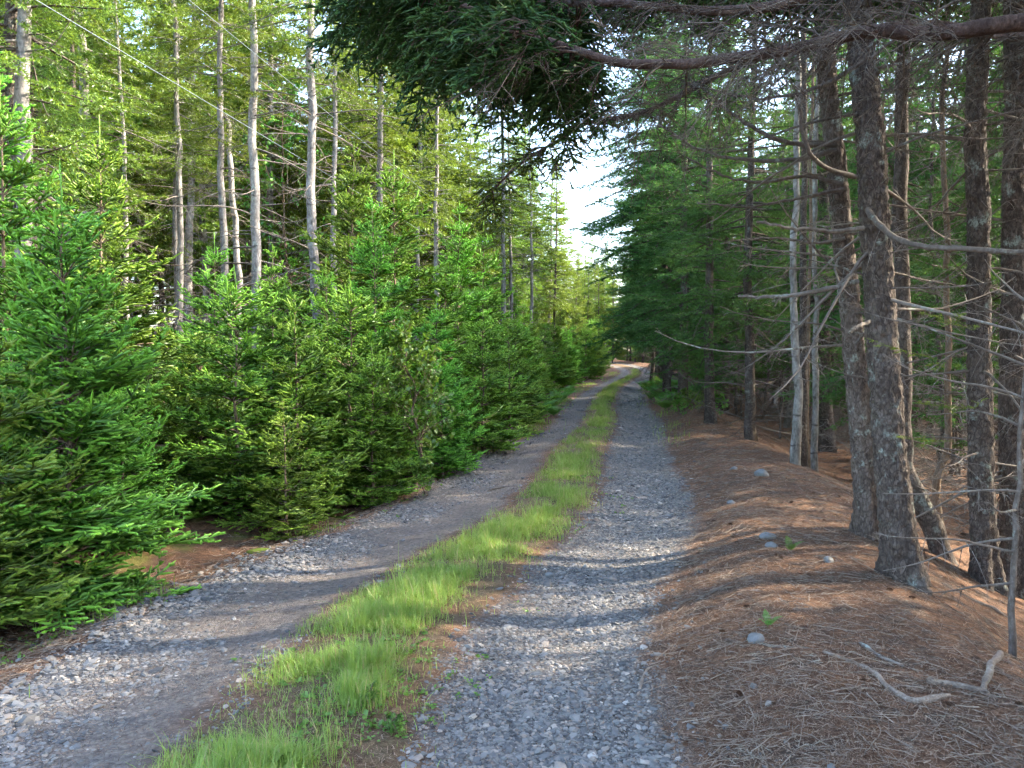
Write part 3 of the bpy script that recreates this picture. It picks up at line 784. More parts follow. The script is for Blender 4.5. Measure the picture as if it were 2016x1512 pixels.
young(1, 30, 5.6, 1.7, 2.9, 'low bushy young spruce under the twin stemmed one')
young(1, 235, 6.5, 1.5, .8, 'bright low young spruce bulging over the verge beside the twin stemmed one')
young(1, 870, 10.4, 1.7, 2.2, 'low dense young spruce at the foot of the brown stemmed one')
young(1, 690, 9.6, 2.7, 4.1, 'full young spruce behind the low spreading one')
young(2, 862, 11.2, 2.5, 1.7, 'young spruce with bare brown stem showing below its top')
young(1, 950, 12.8, 2.4, .2, 'rounded young spruce just past the leafy shrub')
young(4, 880, 14.0, 3.6, 2.7, 'tall young spruce rising behind the brown stemmed one')
young(3, 1003, 15.8, 2.4, 3.3, 'small dark young spruce beside the bright verge ferns')
young(1, 1012, 18.5, 2.7, 4.4, 'dense young spruce beyond the verge ferns')
young(0, 950, 19.0, 3.6, 1.1, 'pointed young spruce behind the dense one beyond the ferns')
for k, (uu, d, h, v) in enumerate([(-3.0, 21.5, 2.9, 2), (-2.9, 24, 3.0, 1), (-4.4, 26, 3.9, 4), (-2.9, 27, 2.6, 3), (-2.9, 30, 3.2, 0), (-4.0, 33, 4.3, 4), (-2.8, 34, 3.3, 2), (-2.9, 38, 3.4, 1), (-4.2, 40, 4.6, 4), (-2.8, 42, 3.4, 0), (-2.9, 46, 3.6, 2), (-4.0, 48, 4.6, 4), (-2.8, 50, 3.4, 1), (-2.9, 54, 3.7, 0), (-2.8, 58, 4.4, 4), (-2.6, 62, 3.8, 2), (-2.6, 66, 4.4, 1), (-4.5, 60, 5, 4)]):
    young(v, CXP + float(xy_from(uu, d)[0]) / d * FPX, d, h, k * 1.3, 'far young spruce in the row where it narrows toward the bend', 'young spruces toward the bend')
for k, (px, d, h, v) in enumerate([(215, 8.8, 4.1, 2), (700, 12.0, 4.8, 4), (772, 13.2, 5.0, 2), (430, 10.5, 3.1, 2), (540, 11.2, 3.1, 4), (905, 17.5, 5.0, 4), (955, 21, 5.2, 2), (-30, 7.6, 4.6, 4)]):
    young(v, px, d, h, k * 1.9 + .8, ['tall airy sapling spire standing behind the twin stemmed spruce', 'tall airy sapling spire left of the leafy shrub', 'highest sapling spire over the leafy shrub', 'sapling spire just behind the broad bushy spruce', 'sapling spire behind the yellowish topped spruce', 'tall sapling spire near the lone pale trunk', 'far tall sapling spire before the two close trunks', 'tall sapling cut by the picture edge, bough tips showing'][k])
for k, (px, d, h, v) in enumerate([(390, 12.5, 2.2, 3), (180, 9.5, 2.6, 2), (560, 13.5, 2.8, 1), (800, 16, 3.0, 2), (950, 22, 3.4, 0), (330, 15, 2.0, 1), (-60, 8.5, 3.4, 4), (700, 19, 3.2, 4), (1030, 29, 3.8, 2), (70, 12, 3.0, 0)]):
    young(v, px, d, h, k * 2.1 + .4, 'young spruce of the second row, mostly screened by the front row', 'young spruces of the second row')

# --- tall trees behind the thicket
TL = [tall_spruce(201, 13, .092, .42, 1.5, 'bark_grey', 'needle_tall', nb=105, dead=(.10, .45, 46), dlen=1.5),
      tall_spruce(202, 14.5, .10, .30, 1.9, 'bark_grey', 'needle_tall', nb=130, dead=(.08, .34, 40), dlen=1.7),
      tall_spruce(203, 12, .095, .22, 1.8, 'bark_dark', 'needle_tall', nb=130, dead=(.05, .3, 40), dlen=1.5),
      tall_spruce(204, 15, .095, .5, 1.6, 'bark_grey', 'needle_tall', nb=100, dead=(.12, .6, 60), dlen=1.9)]
FAR = dict(nl=.10, nw=.036, spacing=.19, seg=.2, nn=5, ntw=5, sides=7)
TLF = [tall_spruce(211, 13, .11, .30, 2.0, 'bark_grey', 'needle_tall', nb=165, dead=(.06, .36, 40), dlen=1.6, **FAR),
       tall_spruce(212, 14, .11, .20, 2.1, 'bark_grey', 'needle_tall', nb=180, dead=(.05, .26, 36), dlen=1.6, **FAR),
       tall_spruce(213, 12, .10, .08, 2.2, 'bark_dark', 'needle_tall', nb=160, dead=(.03, .14, 20), dlen=1.5, **FAR),
       tall_spruce(214, 15, .11, .42, 1.9, 'bark_grey', 'needle_tall', nb=150, dead=(.08, .5, 60), dlen=1.9, **FAR)]
SNAG = tall_spruce(205, 6.2, .085, 1, 1, 'bark_grey', 'needle_tall', nb=0, dead=(.15, .98, 22), dlen=.9, topcut=1)
BL = [broadleaf(301, 8.5, .07, .3, 2.0, 'bark_birch', 46, 10, 7, .075), broadleaf(302, 6.5, .05, .25, 1.7, 'bark_brown', 40, 10, 7, .085)]
GL = 'tall spruces behind the young row'
def tall(v, px, d, s, rz, label, group=GL, lean=(0, 0), name='tall_spruce', cat='spruce tree', proto=None):
    plant(proto or TL[v], name, label, cat, X(px, d), d, rz, s, lean, group, .1)
tall(0, 357, 16, .95, .4, 'straight grey trunked spruce crossed by the cable beside the gap')
tall(0, 456, 15.5, 1.0, .4, 'dead grey spruce snag with its top broken off', None, name='dead_snag', cat='dead tree', proto=SNAG)
tall(3, 501, 13.5, 1.05, 1.4, 'sunlit pale trunked spruce beside the broken snag', lean=(0, .01))
tall(0, 626, 13.0, 1.12, 2.6, 'thick sunlit spruce trunk rising under the dark overhanging bough', lean=(0, -.005))
tall(3, 660, 17, .9, 5.6, 'thin dead twigged spruce just behind the thick sunlit trunk')
tall(0, 860, 17.5, .85, 3.6, 'lone pale spruce trunk standing over the brown stemmed sapling')
tall(1, 992, 25, 1.0, 1.0, 'dark ringed spruce trunk, thicker of two close together down the row')
tall(3, 1006, 27, .85, 2.0, 'slimmer of two close spruce trunks down the row')
tall(0, 1046, 33, 1.0, .1, 'slender spruce trunk farthest along the row before the sky gap')
tall(2, 40, 10.5, 1.2, .7, 'dark trunked spruce by the picture edge behind the tall thin sapling')
tall(0, 255, 15, .75, 1.9, 'thin brown trunked spruce between the edge tree and the cable trunk')
tall(2, 160, 14, .8, 4.4, 'slight spruce seen through the twin stemmed sapling')
for k, (px, dpt, sc) in enumerate([(1095, 78, .92), (1110, 88, 1.0), (1125, 74, .8), (1138, 92, 1.0), (1150, 82, .85), (1162, 96, 1.0), (1172, 80, .75), (1185, 90, .9), (1196, 99, .95), (1208, 84, .8), (1220, 95, 1.0), (1080, 70, .85), (1235, 88, .95), (1100, 100, 1.15), (1145, 104, 1.0), (1158, 71, .72), (1178, 74, .74), (1192, 78, .76), (1206, 73, .7), (1135, 70, .76), (1168, 88, .9), (1200, 91, .86), (1188, 84, .82)]):
    plant(TLF[(2, 2, 1)[k % 3]], 'far_spruce', 'pale green far spruce filling the lower part of the sky gap', 'spruce tree', X(px, dpt), dpt, k * 1.3, sc * 1.12, (0, 0), 'far spruces below the sky gap', .1)
rng = RNG(77); cnt = 0; placed = []
for k in range(3000):
    y = rng.uniform(9, 66); u = -rng.uniform(5.5, 34) ; xx, yy = xy_from(np.array([u]), np.array([y])); xx = float(xx[0])
    if not (-.80 * y - 1 < xx): continue
    if xx / y > .12 or abs(xx - X(501, 13.5)) < .8 and y < 13.5: continue
    if any((xx - a) ** 2 + (y - b) ** 2 < (1.5 + .010 * y) ** 2 for a, b in placed): continue
    if y < 13 and xx > -6.0: continue
    placed.append((xx, y)); cnt += 1
    if cnt > 185: break
    if cnt % 6 == 3:
        plant(BL[cnt % 2], 'birch_tree', 'leafy yellow green birch mixed in among the sunlit spruces', 'birch tree', xx, y, rng.uniform(0, 6.28), rng.uniform(.8, 1.3), (rng.normal(0, .03), rng.normal(0, .03)), 'birches among the sunlit spruces', .1)
    else:
        plant((TL if y < 19 else TLF)[int(rng.choice([0, 1, 2, 2, 1, 3]))], 'tall_spruce', 'sunlit spruce standing back in the wood behind the young row', 'spruce tree', xx, y, rng.uniform(0, 6.28), rng.uniform(.85, 1.3), (rng.normal(0, .02), rng.normal(0, .02)), 'sunlit spruces in the wood behind the young row', .1)

# --- trees of the dark side of the track
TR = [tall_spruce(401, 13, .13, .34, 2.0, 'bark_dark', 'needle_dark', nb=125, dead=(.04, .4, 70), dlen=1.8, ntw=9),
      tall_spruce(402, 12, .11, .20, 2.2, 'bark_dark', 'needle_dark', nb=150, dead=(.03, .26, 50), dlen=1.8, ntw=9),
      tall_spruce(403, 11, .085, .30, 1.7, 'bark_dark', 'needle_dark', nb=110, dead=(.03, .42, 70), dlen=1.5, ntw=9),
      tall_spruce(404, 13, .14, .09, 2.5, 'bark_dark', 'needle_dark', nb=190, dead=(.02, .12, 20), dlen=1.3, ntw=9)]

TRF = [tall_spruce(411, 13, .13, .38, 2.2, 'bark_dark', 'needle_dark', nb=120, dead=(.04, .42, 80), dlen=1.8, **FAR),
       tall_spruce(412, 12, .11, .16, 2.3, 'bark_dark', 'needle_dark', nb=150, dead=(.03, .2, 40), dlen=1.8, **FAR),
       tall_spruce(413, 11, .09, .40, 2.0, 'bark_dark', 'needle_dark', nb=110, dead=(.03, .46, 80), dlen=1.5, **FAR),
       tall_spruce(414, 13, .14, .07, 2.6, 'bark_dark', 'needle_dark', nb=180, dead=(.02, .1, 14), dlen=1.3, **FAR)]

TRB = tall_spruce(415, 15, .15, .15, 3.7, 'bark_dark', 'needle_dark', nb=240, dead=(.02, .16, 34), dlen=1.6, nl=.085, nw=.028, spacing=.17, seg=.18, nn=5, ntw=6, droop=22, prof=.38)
POLE = [tall_spruce(421, 8.5, .045, 1, 1, 'bark_dark', 'needle_dark', nb=0, dead=(.04, .95, 80), dlen=1.3, topcut=1, ntw=8, sides=7, wob=.09),
        tall_spruce(422, 7.0, .036, 1, 1, 'bark_dark', 'needle_dark', nb=0, dead=(.03, .95, 80), dlen=1.2, topcut=1, ntw=8, sides=7, wob=.10)]
def near_spruce(name, label, seed, x, y, r0, H, lean, live0=.40, nb=110, dead=(.12, .42, 40), bark='bark_near', sides=72, rings=420, dlen=1.5, group=None, foot=0.0):
    """big close trunk with scaly relief"""
    rng = RNG(seed); w = Geo(); g = Geo(); dd = Geo()
    zz = np.concatenate([np.linspace(-.3, 4.6, rings), np.linspace(4.8, H, 14)])
    base = trunk_path(H, rng, .04, 24)
    path = np.stack([np.interp(zz, base[:, 2], base[:, 0]), np.interp(zz, base[:, 2], base[:, 1]), zz], -1)
    path[:, 0] += foot * np.exp(-np.maximum(zz, 0) / .5)
    trunk_mesh(w, path, r0, .03, sides, .42, bark=.018, seed=seed)
    f = np.sort(rng.random(nb)); z = H * (live0 + (1 - live0) * f) - .1
    L = 2.3 * np.clip((1 - f) ** .75 * np.minimum(1, .55 + f * 3), .08, 1) * rng.uniform(.55, 1.12, nb)
    P = bpaths(path_at(path, z), rng.uniform(0, 6.28, nb), L, -8 + 45 * f ** 1.6 + rng.normal(0, 9, nb), np.full(nb, 16.), 24 + rng.normal(0, 8, nb), 9, rng, .06)
    ss = np.linspace(0, 1, 9)
    tubes(w, P, np.maximum((.006 + .009 * L)[:, None] * (1 - .85 * ss)[None], .002), 4)
    foliage(g, None, P, L, rng, .13, .45, .75, .14, 6, .058, .017, bald=.2, side=.85, sdroop=.3)
    k = dead[2]; z = rng.uniform(dead[0] * H, dead[1] * H, k); L = dlen * rng.uniform(.12, 1.1, k); L[rng.random(k) < .3] *= .25
    P = bpaths(path_at(path, z), rng.uniform(0, 6.28, k), L, rng.normal(-4, 14, k), rng.uniform(2, 25, k), rng.uniform(0, 50, k), 9, rng, .08)
    parts = [('trunk', w.mesh('scaly_trunk', [M[bark]], True)), ('crown', g.mesh('dark_crown', [M['needle_dark']]))]
    for q in range(k):
        dd = Geo(); tubes(dd, P[q:q + 1], np.maximum((.004 + .006 * L[q]) * (1 - .8 * ss)[None], .0016), 6, age=rng.uniform(0, 1, 1))
        if L[q] > .3: deadtwigs(dd, P[q:q + 1], L[q:q + 1], rng, 8, .45, .003)
        parts.append(('dead_branch', dd.mesh('dead_branch', [M['dead']], True)))
    return plant(parts, name, label, 'spruce tree', x, y, 0, 1.0, lean, group, .03)

def limb(parent, pts, r0, r1, rng, name='branch', mat_='dead', twigs=10, tl=.5, sides=9, seed=1, tr=.003):
    """one hand-shaped bough given as world points"""
    pts = np.array(pts, float); t = np.linspace(0, 1, len(pts)); tt = np.linspace(0, 1, 26)
    P = np.stack([hermite(t, pts[:, k], tt) for k in range(3)], -1)
    P += rng.normal(0, .006, P.shape) * np.linspace(0.2, 1, 26)[:, None]
    g = Geo(); L = float(np.linalg.norm(np.diff(P, axis=0), axis=1).sum())
    tubes(g, P[None], (r0 + (r1 - r0) * tt)[None] * (1 + rng.normal(0, .06, 26))[None], sides, age=.3, cap=True)
    if twigs: deadtwigs(g, P[None], np.array([L]), rng, twigs, tl, tr)
    o = link(name, g.mesh(name, [M[mat_]], True), parent)
    if parent is not None:
        bpy.context.view_layer.update()
        o.matrix_parent_inverse = parent.matrix_world.inverted()
    return o, P
rng = RNG(55)
R1 = near_spruce('near_spruce', 'thickest scaly spruce trunk leaning beside the needle bank', 501, X(1780, 4.95), 4.95, .102, 12, (-.02, -.086), foot=.045)
R2 = near_spruce('near_spruce', 'dark spruce trunk half hidden behind the thickest leaning one', 502, X(1716, 6.1), 6.1, .086, 12, (.0, -.072), sides=48, rings=260)
R3 = near_spruce('near_spruce', 'straight dark spruce trunk with a lit edge past the bent trunk', 503, X(1948, 6.0), 6.0, .092, 12, (0, -.032), sides=48, rings=260, dead=(.06, .42, 55))
R4 = near_spruce('near_spruce', 'spruce trunk by the picture edge behind the slim grey sapling', 504, X(2003, 6.2), 6.2, .105, 12, (0, -.02), sides=48, rings=260, dead=(.06, .42, 55))
# boughs of the two leaning trunks
d = 4.9
limb(R1, [W(1678, 352, d), W(1635, 340, d - .1), W(1592, 312, d - .2), W(1570, 255, d - .25), W(1572, 190, d - .3), W(1596, 130, d - .3), W(1612, 95, d - .3)], .017, .006, rng, twigs=5, tl=.2)
limb(R1, [W(1686, 555, d), W(1600, 575, d - .05), W(1520, 585, d - .1), W(1450, 582, d - .1)], .017, .009, rng, twigs=6, tl=.3)
limb(R1, [W(1695, 450, d), W(1640, 457, d), W(1560, 452, d - .1), W(1487, 438, d - .1)], .016, .008, rng, twigs=6, tl=.3)
limb(R1, [W(1703, 415, d + .02), W(1722, 440, d - .15), W(1758, 470, d - .3), W(1810, 486, d - .45), W(1900, 492, d - .6), W(2060, 500, d - .7)], .020, .014, rng, twigs=8, tl=.4)
limb(R1, [W(1712, 632, d), W(1688, 643, d - .2), W(1672, 652, d - .26)], .013, .009, rng, twigs=0)
limb(R1, [W(1690, 130, d), W(1600, 180, d), W(1480, 200, d + .1), W(1340, 170, d + .2)], .016, .005, rng, twigs=14, tl=.6)
d = 6.0
limb(R2, [W(1640, 290, d), W(1560, 288, d), W(1480, 260, d), W(1400, 200, d), W(1330, 140, d)], .022, .007, rng, twigs=12, tl=.5)
limb(R2, [W(1640, 300, d), W(1560, 318, d), W(1460, 318, d + .1), W(1380, 300, d + .2), W(1290, 250, d + .3)], .022, .007, rng, twigs=12, tl=.5)
limb(R2, [W(1650, 365, d), W(1580, 350, d), W(1500, 362, d), W(1420, 350, d), W(1344, 310, d)], .018, .006, rng, twigs=12, tl=.5)
limb(R2, [W(1655, 375, d), W(1560, 395, d), W(1470, 410, d), W(1370, 402, d)], .016, .005, rng, twigs=12, tl=.5)
limb(R2, [W(1660, 470, d), W(1600, 480, d + .1), W(1520, 470, d + .2), W(1420, 480, d + .3)], .014, .005, rng, twigs=12, tl=.4)

# slim sapling by the picture edge
def build_sapling():
    x, y = X(2006, 4.1), 4.1
    rg = RNG(61)
    o = root('sapling', 'slim grey sapling with bare spindly branches by the picture edge', 'sapling', (x, y, hz(x, y) - .05))
    w = Geo(); path = trunk_path(2.4, rg, .02, 20); trunk_mesh(w, path, .021, .006, 10, .2)
    link('trunk', w.mesh('sapling_trunk', [M['dead']], True), o)
    for (z, az, L, e) in [(1.62, 2.9, 1.0, 22), (1.45, 3.2, .9, 12), (1.30, 3.0, .55, 30), (.95, 3.3, .8, 8), (.70, 2.8, .7, -12), (.62, 3.4, .9, 14), (1.1, .6, .7, 10), (.45, 3.1, .5, -5), (1.8, 3.6, .7, 25), (1.95, 1.2, .6, 25), (.85, 4.0, .5, 8)]:
        g = Geo(); P = bpaths(path_at(path, np.array([z])), np.array([az]), np.array([L]), np.array([float(e)]), np.array([12.]), np.array([10.]), 12, rg, .10)
        tubes(g, P, (.0085 * (1 - .75 * np.linspace(0, 1, 12)))[None], 6, age=.5); deadtwigs(g, P, np.array([L]), rg, 7, .3, .0028)
        link('branch', g.mesh('bare_branch', [M['dead']], True), o)
    g = Geo()
    P = bpaths(path_at(path, np.array([1.5, 1.35, 1.7, 1.2])), np.array([2.8, 3.5, 3.2, 2.6]), np.array([.8, .7, .6, .6]), np.array([20., 10, 25, 8]), np.full(4, 10.), np.full(4, 5.), 9, rg, .06)
    foliage(g, None, P, np.array([.8, .7, .6, .6]), rg, .12, .3, .2, .05, 14, .015, .003, bald=.45, side=.5)
    link('foliage', g.mesh('sparse_needles', [M['needle_tall']]), o)
build_sapling()

# bent dark trunk behind the near spruce
def bent_trunk(name, label, cat, pts, r0, r1, matn, seed, dead=14, tl=.6, group=None, leafy=None):
    rg = RNG(seed); pts = np.array(pts, float); t = np.linspace(0, 1, len(pts)); n = 90; tt = np.linspace(0, 1, n)
    P = np.stack([hermite(t, pts[:, k], tt) for k in range(3)], -1); P[:, :2] += ((np.stack([vnoise(P, 1.7, seed + k) for k in range(2)], -1) - .5) * .05 + (np.stack([vnoise(P, 5, seed + 5 + k) for k in range(2)], -1) - .5) * .025) * np.minimum(1, tt * 6)[:, None]; b = P[0].copy(); P = P - b
    o = root(name, label, cat, tuple(b), group=group)
    g = Geo(); nzv = vnoise(P, 9, seed)
    tubes(g, P[None], ((r0 + (r1 - r0) * tt) * (1 + .22 * (nzv - .5)) * (1 + .3 * np.exp(-tt * 14)))[None], 14)
    link('trunk', g.mesh('bent_trunk', [M[matn]], True), o)
    if dead:
        s = rg.uniform(.2, .95, (1, dead)); p, T = along(P[None], s); p = p[0]
        L = tl * rg.uniform(.3, 1.3, dead)
        Q = bpaths(p, rg.uniform(0, 6.28, dead), L, rg.normal(0, 18, dead), rg.uniform(0, 20, dead), rg.uniform(0, 40, dead), 9, rg, .1)
        for q in range(dead):
            g = Geo(); tubes(g, Q[q:q + 1], np.maximum((.003 + .006 * L[q]) * (1 - .8 * np.linspace(0, 1, 9))[None], .0015), 5, age=rg.random(1)); deadtwigs(g, Q[q:q + 1], L[q:q + 1], rg, 6, .45, .003)
            link('dead_branch', g.mesh('dead_branch', [M['dead']], True), o)
    return o
dd_ = 6.4
bent_trunk('bent_spruce', 'dark crooked trunk bowed toward the near spruce', 'spruce tree', [(X(1868, dd_), dd_, hz(X(1868, dd_), dd_) - .08), W(1845, 1050, dd_), W(1815, 980, dd_), W(1785, 920, dd_), W(1778, 820, dd_), W(1772, 600, dd_ + .1), W(1765, 300, dd_ + .2), W(1770, -200, dd_ + .3)], .085, .05, 'bark_dark', 71, 18)
bent_trunk('crooked_sapling', 'thin brown crooked stem between the bent trunk and the straight one', 'sapling', [(X(1862, 7.2), 7.2, hz(X(1862, 7.2), 7.2) - .05), W(1850, 960, 7.2), W(1868, 880, 7.2), W(1862, 760, 7.2), W(1866, 620, 7.2), W(1855, 420, 7.2), W(1846, 250, 7.3), W(1850, 0, 7.3)], .038, .02, 'bark_brown', 72, 18)
# birch clump
gx = 'birch stems of the clump past the bank'
for k, (b, pts, r0, mt, lb, cat) in enumerate([
    (1568, [(1570, 780), (1564, 690), (1560, 600), (1560, 480), (1564, 300), (1560, 60)], .06, 'bark_birch', 'pale birch stem with a fork at eye level, thickest of its clump', 'birch tree'),
    (1582, [(1583, 800), (1580, 650), (1576, 500), (1578, 300), (1570, 50)], .062, 'bark_dark', 'dark straight stem in front of the pale birches', 'spruce tree'),
    (1594, [(1592, 820), (1590, 640), (1592, 470), (1590, 250), (1600, 40)], .030, 'bark_brown', 'slender brown pole stem in the middle of the birch clump', 'sapling'),
    (1606, [(1605, 850), (1604, 700), (1606, 600), (1600, 480), (1602, 250), (1606, 40)], .05, 'bark_birch', 'white barked birch stem with mossy foot in the clump', 'birch tree')]):
    dk = 10.6 + .25 * k
    bent_trunk('birch_tree' if 'birch' in cat else 'pole_tree', lb, cat, [(X(b, dk), dk, hz(X(b, dk), dk) - .06)] + [W(px, py, dk) for px, py in pts], r0, r0 * .6, mt, 80 + k, 12, .9)
dk = 10.4
bent_trunk('birch_stem', 'leaning pale birch limb reaching out over the bank from the clump', 'birch tree', [(X(1566, dk), dk, Z(760, dk)), W(1545, 690, dk - .1), W(1500, 650, dk - .3), W(1455, 610, dk - .5), W(1400, 570, dk - .7)], .045, .016, 'bark_birch', 90, 10, .6) if False else None

# the wood on the dark side: measured trunks first, then the crowd behind
GDK = 'dark spruces on the shaded side of the track'
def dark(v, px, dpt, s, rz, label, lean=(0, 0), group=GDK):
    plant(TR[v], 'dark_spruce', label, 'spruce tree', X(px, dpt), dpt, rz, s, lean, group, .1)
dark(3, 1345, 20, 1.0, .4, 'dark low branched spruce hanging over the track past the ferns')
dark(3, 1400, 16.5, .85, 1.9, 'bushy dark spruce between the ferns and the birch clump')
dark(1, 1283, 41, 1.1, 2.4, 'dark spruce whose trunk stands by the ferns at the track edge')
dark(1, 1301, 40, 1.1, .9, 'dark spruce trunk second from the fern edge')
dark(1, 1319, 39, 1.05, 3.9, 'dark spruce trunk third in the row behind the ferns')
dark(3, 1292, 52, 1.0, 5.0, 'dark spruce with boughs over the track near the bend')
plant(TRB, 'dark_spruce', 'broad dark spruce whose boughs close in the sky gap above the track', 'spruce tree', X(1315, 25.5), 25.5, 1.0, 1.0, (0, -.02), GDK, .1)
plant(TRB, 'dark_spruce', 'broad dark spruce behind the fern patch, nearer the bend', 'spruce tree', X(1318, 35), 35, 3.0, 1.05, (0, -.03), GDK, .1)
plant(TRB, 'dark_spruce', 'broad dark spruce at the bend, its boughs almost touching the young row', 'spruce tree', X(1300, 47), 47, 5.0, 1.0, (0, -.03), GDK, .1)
dark(1, 1480, 13.5, .9, .2, 'spruce with grey dead boughs before the birch clump')
def lane(x, y):
    e = y - (4.95 + .176 * (x - 2.5)); return 4.4 < x < 9.5 and -.6 < e < 1.3
rng = RNG(99); placed = [(X(1330, 21), 21), (X(1400, 16.5), 16.5), (X(1301, 40), 40), (X(1480, 13.5), 13.5), (X(1580, 11), 11), (2.5, 4.95), (3.0, 6.1), (3.7, 6.0), (4.1, 6.2)]
cnt = 0
for k in range(4000):
    y = rng.uniform(7.5, 66); u = rng.uniform(3.6, 32); xx = float(xy_from(np.array([u]), np.array([y]))[0][0])
    if xx > .82 * y + 1: continue
    if u < 4.6 and y < 20: continue
    if lane(xx, y): continue
    if any((xx - a) ** 2 + (y - b) ** 2 < (1.6 + .014 * y) ** 2 for a, b in placed): continue
    placed.append((xx, y)); cnt += 1
    if cnt > 150: break
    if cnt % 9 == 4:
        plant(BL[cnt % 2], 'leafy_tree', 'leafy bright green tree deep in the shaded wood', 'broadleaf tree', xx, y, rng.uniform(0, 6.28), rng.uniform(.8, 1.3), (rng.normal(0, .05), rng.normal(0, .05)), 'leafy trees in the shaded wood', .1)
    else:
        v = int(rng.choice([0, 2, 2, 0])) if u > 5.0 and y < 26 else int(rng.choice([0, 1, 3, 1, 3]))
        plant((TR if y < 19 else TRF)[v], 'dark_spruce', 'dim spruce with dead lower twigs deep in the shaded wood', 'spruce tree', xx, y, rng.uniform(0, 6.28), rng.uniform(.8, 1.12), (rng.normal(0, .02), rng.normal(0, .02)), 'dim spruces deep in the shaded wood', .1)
for k in range(900):
    y = rng.uniform(7.2, 26); u = rng.uniform(3.9, 13); xx = float(xy_from(np.array([u]), np.array([y]))[0][0])
    if xx > .80 * y + .5 or (u < 4.4 and y < 18): continue
    if any((xx - a) ** 2 + (y - b) ** 2 < .62 ** 2 for a, b in placed): continue
    placed.append((xx, y)); cnt += 1
    plant(POLE[k % 2], 'dead_pole', 'thin dead spruce pole bristling with bare twigs in the shaded wood', 'dead tree', xx, y, k * 1.1, rng.uniform(.75, 1.15), (rng.normal(0, .05), rng.normal(0, .05)), 'dead poles in the shaded wood', .1)
    if cnt > 225: break
# trees closing the track beyond its bend
for k in range(110):
    y = rng.uniform(69, 104); xx = rng.uniform(-8, 30)
    v = TLF[k % 3] if k % 2 else TRF[1 + (k // 2) % 3]
    if abs(ucoord(xx, y)) < 2.5: continue
    plant(v, 'far_spruce', 'far spruce closing off the track beyond its bend', 'spruce tree', xx, y, rng.uniform(0, 6.28), rng.uniform(.75, 1.0), (0, 0), 'far spruces beyond the bend', .1)
for k in range(26):
    y = rng.uniform(66, 92); xx = rng.uniform(4, 22)
    if abs(ucoord(xx, y)) < 2.6: continue
    plant(YV[k % 5], 'young_spruce', 'far young spruce filling in under the trees beyond the bend', 'young spruce', xx, y, k * 1.7, rng.uniform(.9, 1.3), (0, 0), 'far young spruces beyond the bend', .1)
# wood behind and beside the camera, out of frame: it shades the track
for (xx, y, v, s) in [(4.6, 1.6, 0, 1.0), (3.9, -1.6, 1, .95), (6.8, 2.6, 1, 1.0), (7.4, .2, 3, .95), (6.2, -3.2, 0, 1.0), (9.5, 2.4, 1, 1.0), (8.8, 4.2, 0, 1.05), (5.7, 3.3, 2, 1.0), (11.5, 5.2, 1, 1.0), (7.9, 4.75, 2, .95), (3.8, -5.2, 3, .9), (13, 2.6, 1, 1.05), (9.2, -2.4, 1, 1), (12, 0, 0, 1), (13.5, 10.5, 3, 1)]:
    plant(TR[v], 'dark_spruce', 'spruce of the shaded wood standing outside the picture', 'spruce tree', xx, y, xx * 3 + y, s, (0, 0), 'spruces outside the picture', .1)

for k, (xx, y) in enumerate([(5.9, 5.25), (6.9, 6.15), (7.5, 5.5), (8.4, 6.7), (5.7, 6.35), (6.4, 5.75), (9.2, 5.9)]):  # unseen poles added so their twigs break the sun into dapples
    plant(POLE[k % 2], 'dead_pole', 'unseen thin dead pole added outside the picture to break up sunlight', 'dead tree', xx, y, k * 1.4, 1.0, (.03 * (k % 3 - 1), .02), 'dead poles added outside the picture', .1)
